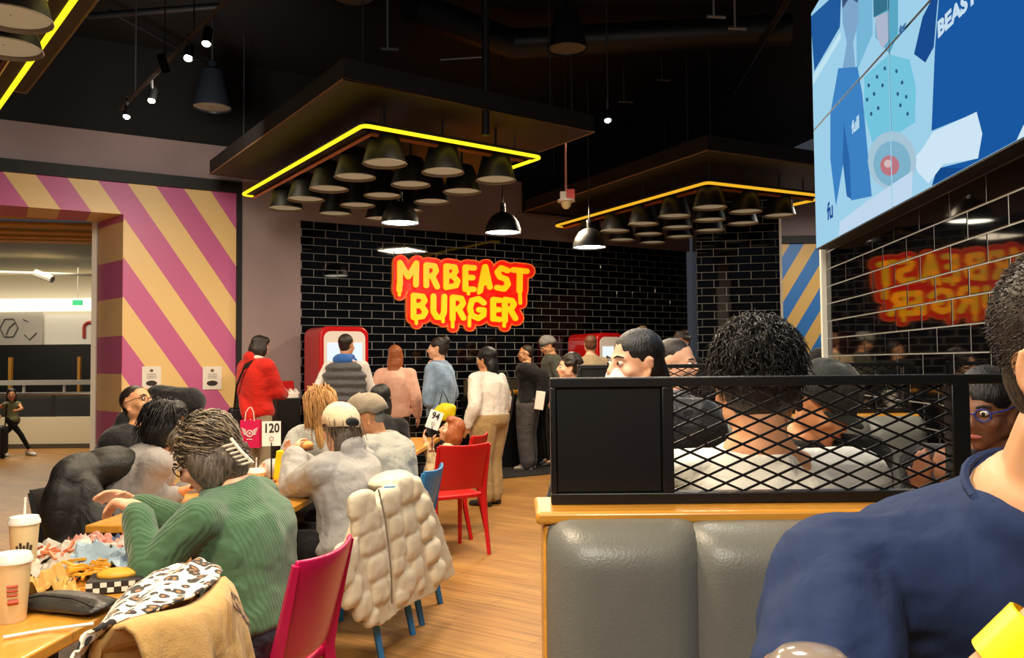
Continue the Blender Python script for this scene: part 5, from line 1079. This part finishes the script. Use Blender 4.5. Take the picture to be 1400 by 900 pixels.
# number stands
numw = M('card_white', (244, 242, 238), .5); inkb = M('ink_black', (14, 14, 14), .6)
def number_stand(txt, px, pyb, zt, label, hgt, w=.107, hcard=.145, tilt=0):
    P = atz(px, pyb, zt + .001); t = thing('number_stand', label, 'table number', P); d = (CAM - P); d.z = 0; d.normalize(); x = Vector((-d.y, d.x, 0))
    up = (UZ * math.cos(tilt) + x * math.sin(tilt)).normalized(); xx = d.cross(up) * -1
    if xx.dot(x) < 0: xx = -xx
    MB().lathe([(.028, 0), (.028, .012), (.008, .016)], n=16).obj('base', M('stand_wood', (130, 70, 40), .5), t); MB().tube([(0, 0, .01), UZ * hgt], .0045, 6).obj('rod', blacksat, t)
    c = UZ * hgt + up * (hcard * .5 - .02)
    MB().hexa([c + xx * (sx * w / 2) + d * y + up * (z * hcard / 2) for z in (-1, 1) for sx, y in ((-1, -.002), (1, -.002), (1, .002), (-1, .002))]).obj('card', numw, t, smooth=False)
    text_mb(txt, .075, c + up * .03, xx, up, d, .004, sx=.82, bold=.002).obj('number', inkb, t, smooth=False)
    m = MB(); cc = c - up * .03 + d * .004; m.tube([cc + xx * .012 * math.cos(2 * PI * i / 12) + up * .012 * math.sin(2 * PI * i / 12) for i in range(13)], .002, 5, cap=False).obj('clip_ring', chrome, t)
number_stand('120', 371, 660, .75, 'table number 120 on a thin black stand', .235)
number_stand('94', 591, 618, .75, 'tilted table number 94 in front of the child', .20, tilt=.35)
yl = M('yellow_card', (240, 216, 10), .5)
t = thing('yellow_carton', 'yellow food carton held at the table in front of the cream cap', 'carton', at(388, 660, 4.9)); bevel(MB().box((0, 0, .1), (.09, .06, .16), Matrix.Rotation(.12, 3, 'Y')).obj('carton', yl, t), .004); MB().box((.03, -.02, .01), (.06, .04, .03)).obj('base_flap', paper, t)
t = thing('burger', 'half-eaten burger held by the woman in the cream cap', 'food', at(418, 612, 4.78)); MB().ell((0, 0, .012), (.045, .045, .026)).obj('bun', M('bun_gold', (214, 150, 76), .5, var=.15), t); MB().ell((0, 0, -.008), (.046, .046, .012)).obj('patty', M('patty_brown', (110, 56, 34), .7, bump=.5), t)
# pink gift bag, paper bag, yellow tote
pk = M('bag_pink', (226, 26, 92), .5); P = at(343, 612, 9.0)
t = thing('gift_bag', 'bright pink paper bag with a white winged heart print, held by the person in red', 'bag', P)
MB().box((0, 0, .145), (.20, .09, .29)).obj('bag', pk, t, smooth=False)
m = MB(); m.tube([(-.05, -.046, .28), (-.04, -.046, .37), (-.012, -.04, .42), (.0, -.03, .42)], .005, 6).tube([(.05, -.046, .28), (.04, -.046, .38), (.01, -.04, .43)], .005, 6).obj('handles', paper, t)
m = MB(); m.tube([(.032 * math.cos(2 * PI * i / 16), -.048, .15 + .032 * math.sin(2 * PI * i / 16)) for i in range(17)], .007, 5, cap=False); m.ell((0, -.047, .15), (.013, .004, .013), None, 10, 6)
for s_ in (-1, 1):
    for k_ in range(4): m.tube([(s_ * .042, -.048, .135 + .016 * k_), (s_ * (.068 + .007 * k_), -.048, .15 + .02 * k_)], [.007, .003], 5)
m.tube([(-.03, -.048, .09), (.03, -.048, .09)], .005, 5).obj('winged_emblem', paper, t)
t = thing('paper_bag', 'white paper bag held by the man in the black hoodie', 'bag', at(738, 556, 11.2)); bevel(MB().box((0, 0, .08), (.12, .1, .24), Matrix.Rotation(.15, 3, 'Y')).obj('bag', paper, t, smooth=False), .006)
t = thing('yellow_tote', 'yellow bag hanging at the hip of the denim jacket', 'bag', at(608, 572, 8.95)); soft(MB().ell((0, 0, .06), (.12, .05, .09)).ell((.02, 0, .1), (.11, .045, .06)).obj('bag', yl, t, angle=180), .012, 2, .02); MB().tube([(-.06, 0, .12), (-.02, .0, .3), (.06, 0, .12)], .008, 6).obj('strap', black, t)
# cup with a domed lid at the bottom edge, in front of the navy shirt
P = at(1108, 886, .70); t = thing('lidded_cup', 'clear cup with a pale domed lid at the bottom edge, by the navy sleeve', 'cup', (P.x, P.y, 1.0005)); h = P.z - 1.0
MB().lathe([(.026, 0), (.027, .004), (.034, h - .035), (.033, h - .03)], n=28).obj('cup', M('cup_clear', (210, 196, 176), .2, trans=.4), t); MB().lathe([(.037, h - .03), (.037, h - .022), (.034, h - .012), (.024, h - .003), (.01, h), (.001, h)], n=28).obj('lid', M('lid_clear', (190, 172, 156), .15, trans=.5), t)
MB().tube([(.036 * math.cos(2 * PI * i / 28), .036 * math.sin(2 * PI * i / 28), h - .016) for i in range(29)], .0025, 6, cap=False).obj('lid_ring', M('ring_brown', (120, 84, 60), .4), t)
# wheeled case beside the walking child
P = at(-3, 604, 13.4); t = thing('wheeled_case', 'black wheeled case at the left edge behind the walking child', 'suitcase', (P.x, 13.4, 0)); bevel(MB().bx((-.2, -.1, .06), (.12, .12, .52)).obj('shell', black, t), .06, 3); MB().tube([(-.1, .1, .5), (-.1, .14, .85), (.05, .14, .85), (.05, .1, .5)], .012, 6).obj('handle', blacksat, t)
for s_ in (-.15, .08): MB().lathe([(.035, -.015), (.035, .015)], (s_, 0, .035), 12, Matrix.Rotation(PI / 2, 3, 'X')).obj('wheel', blacksat, t)
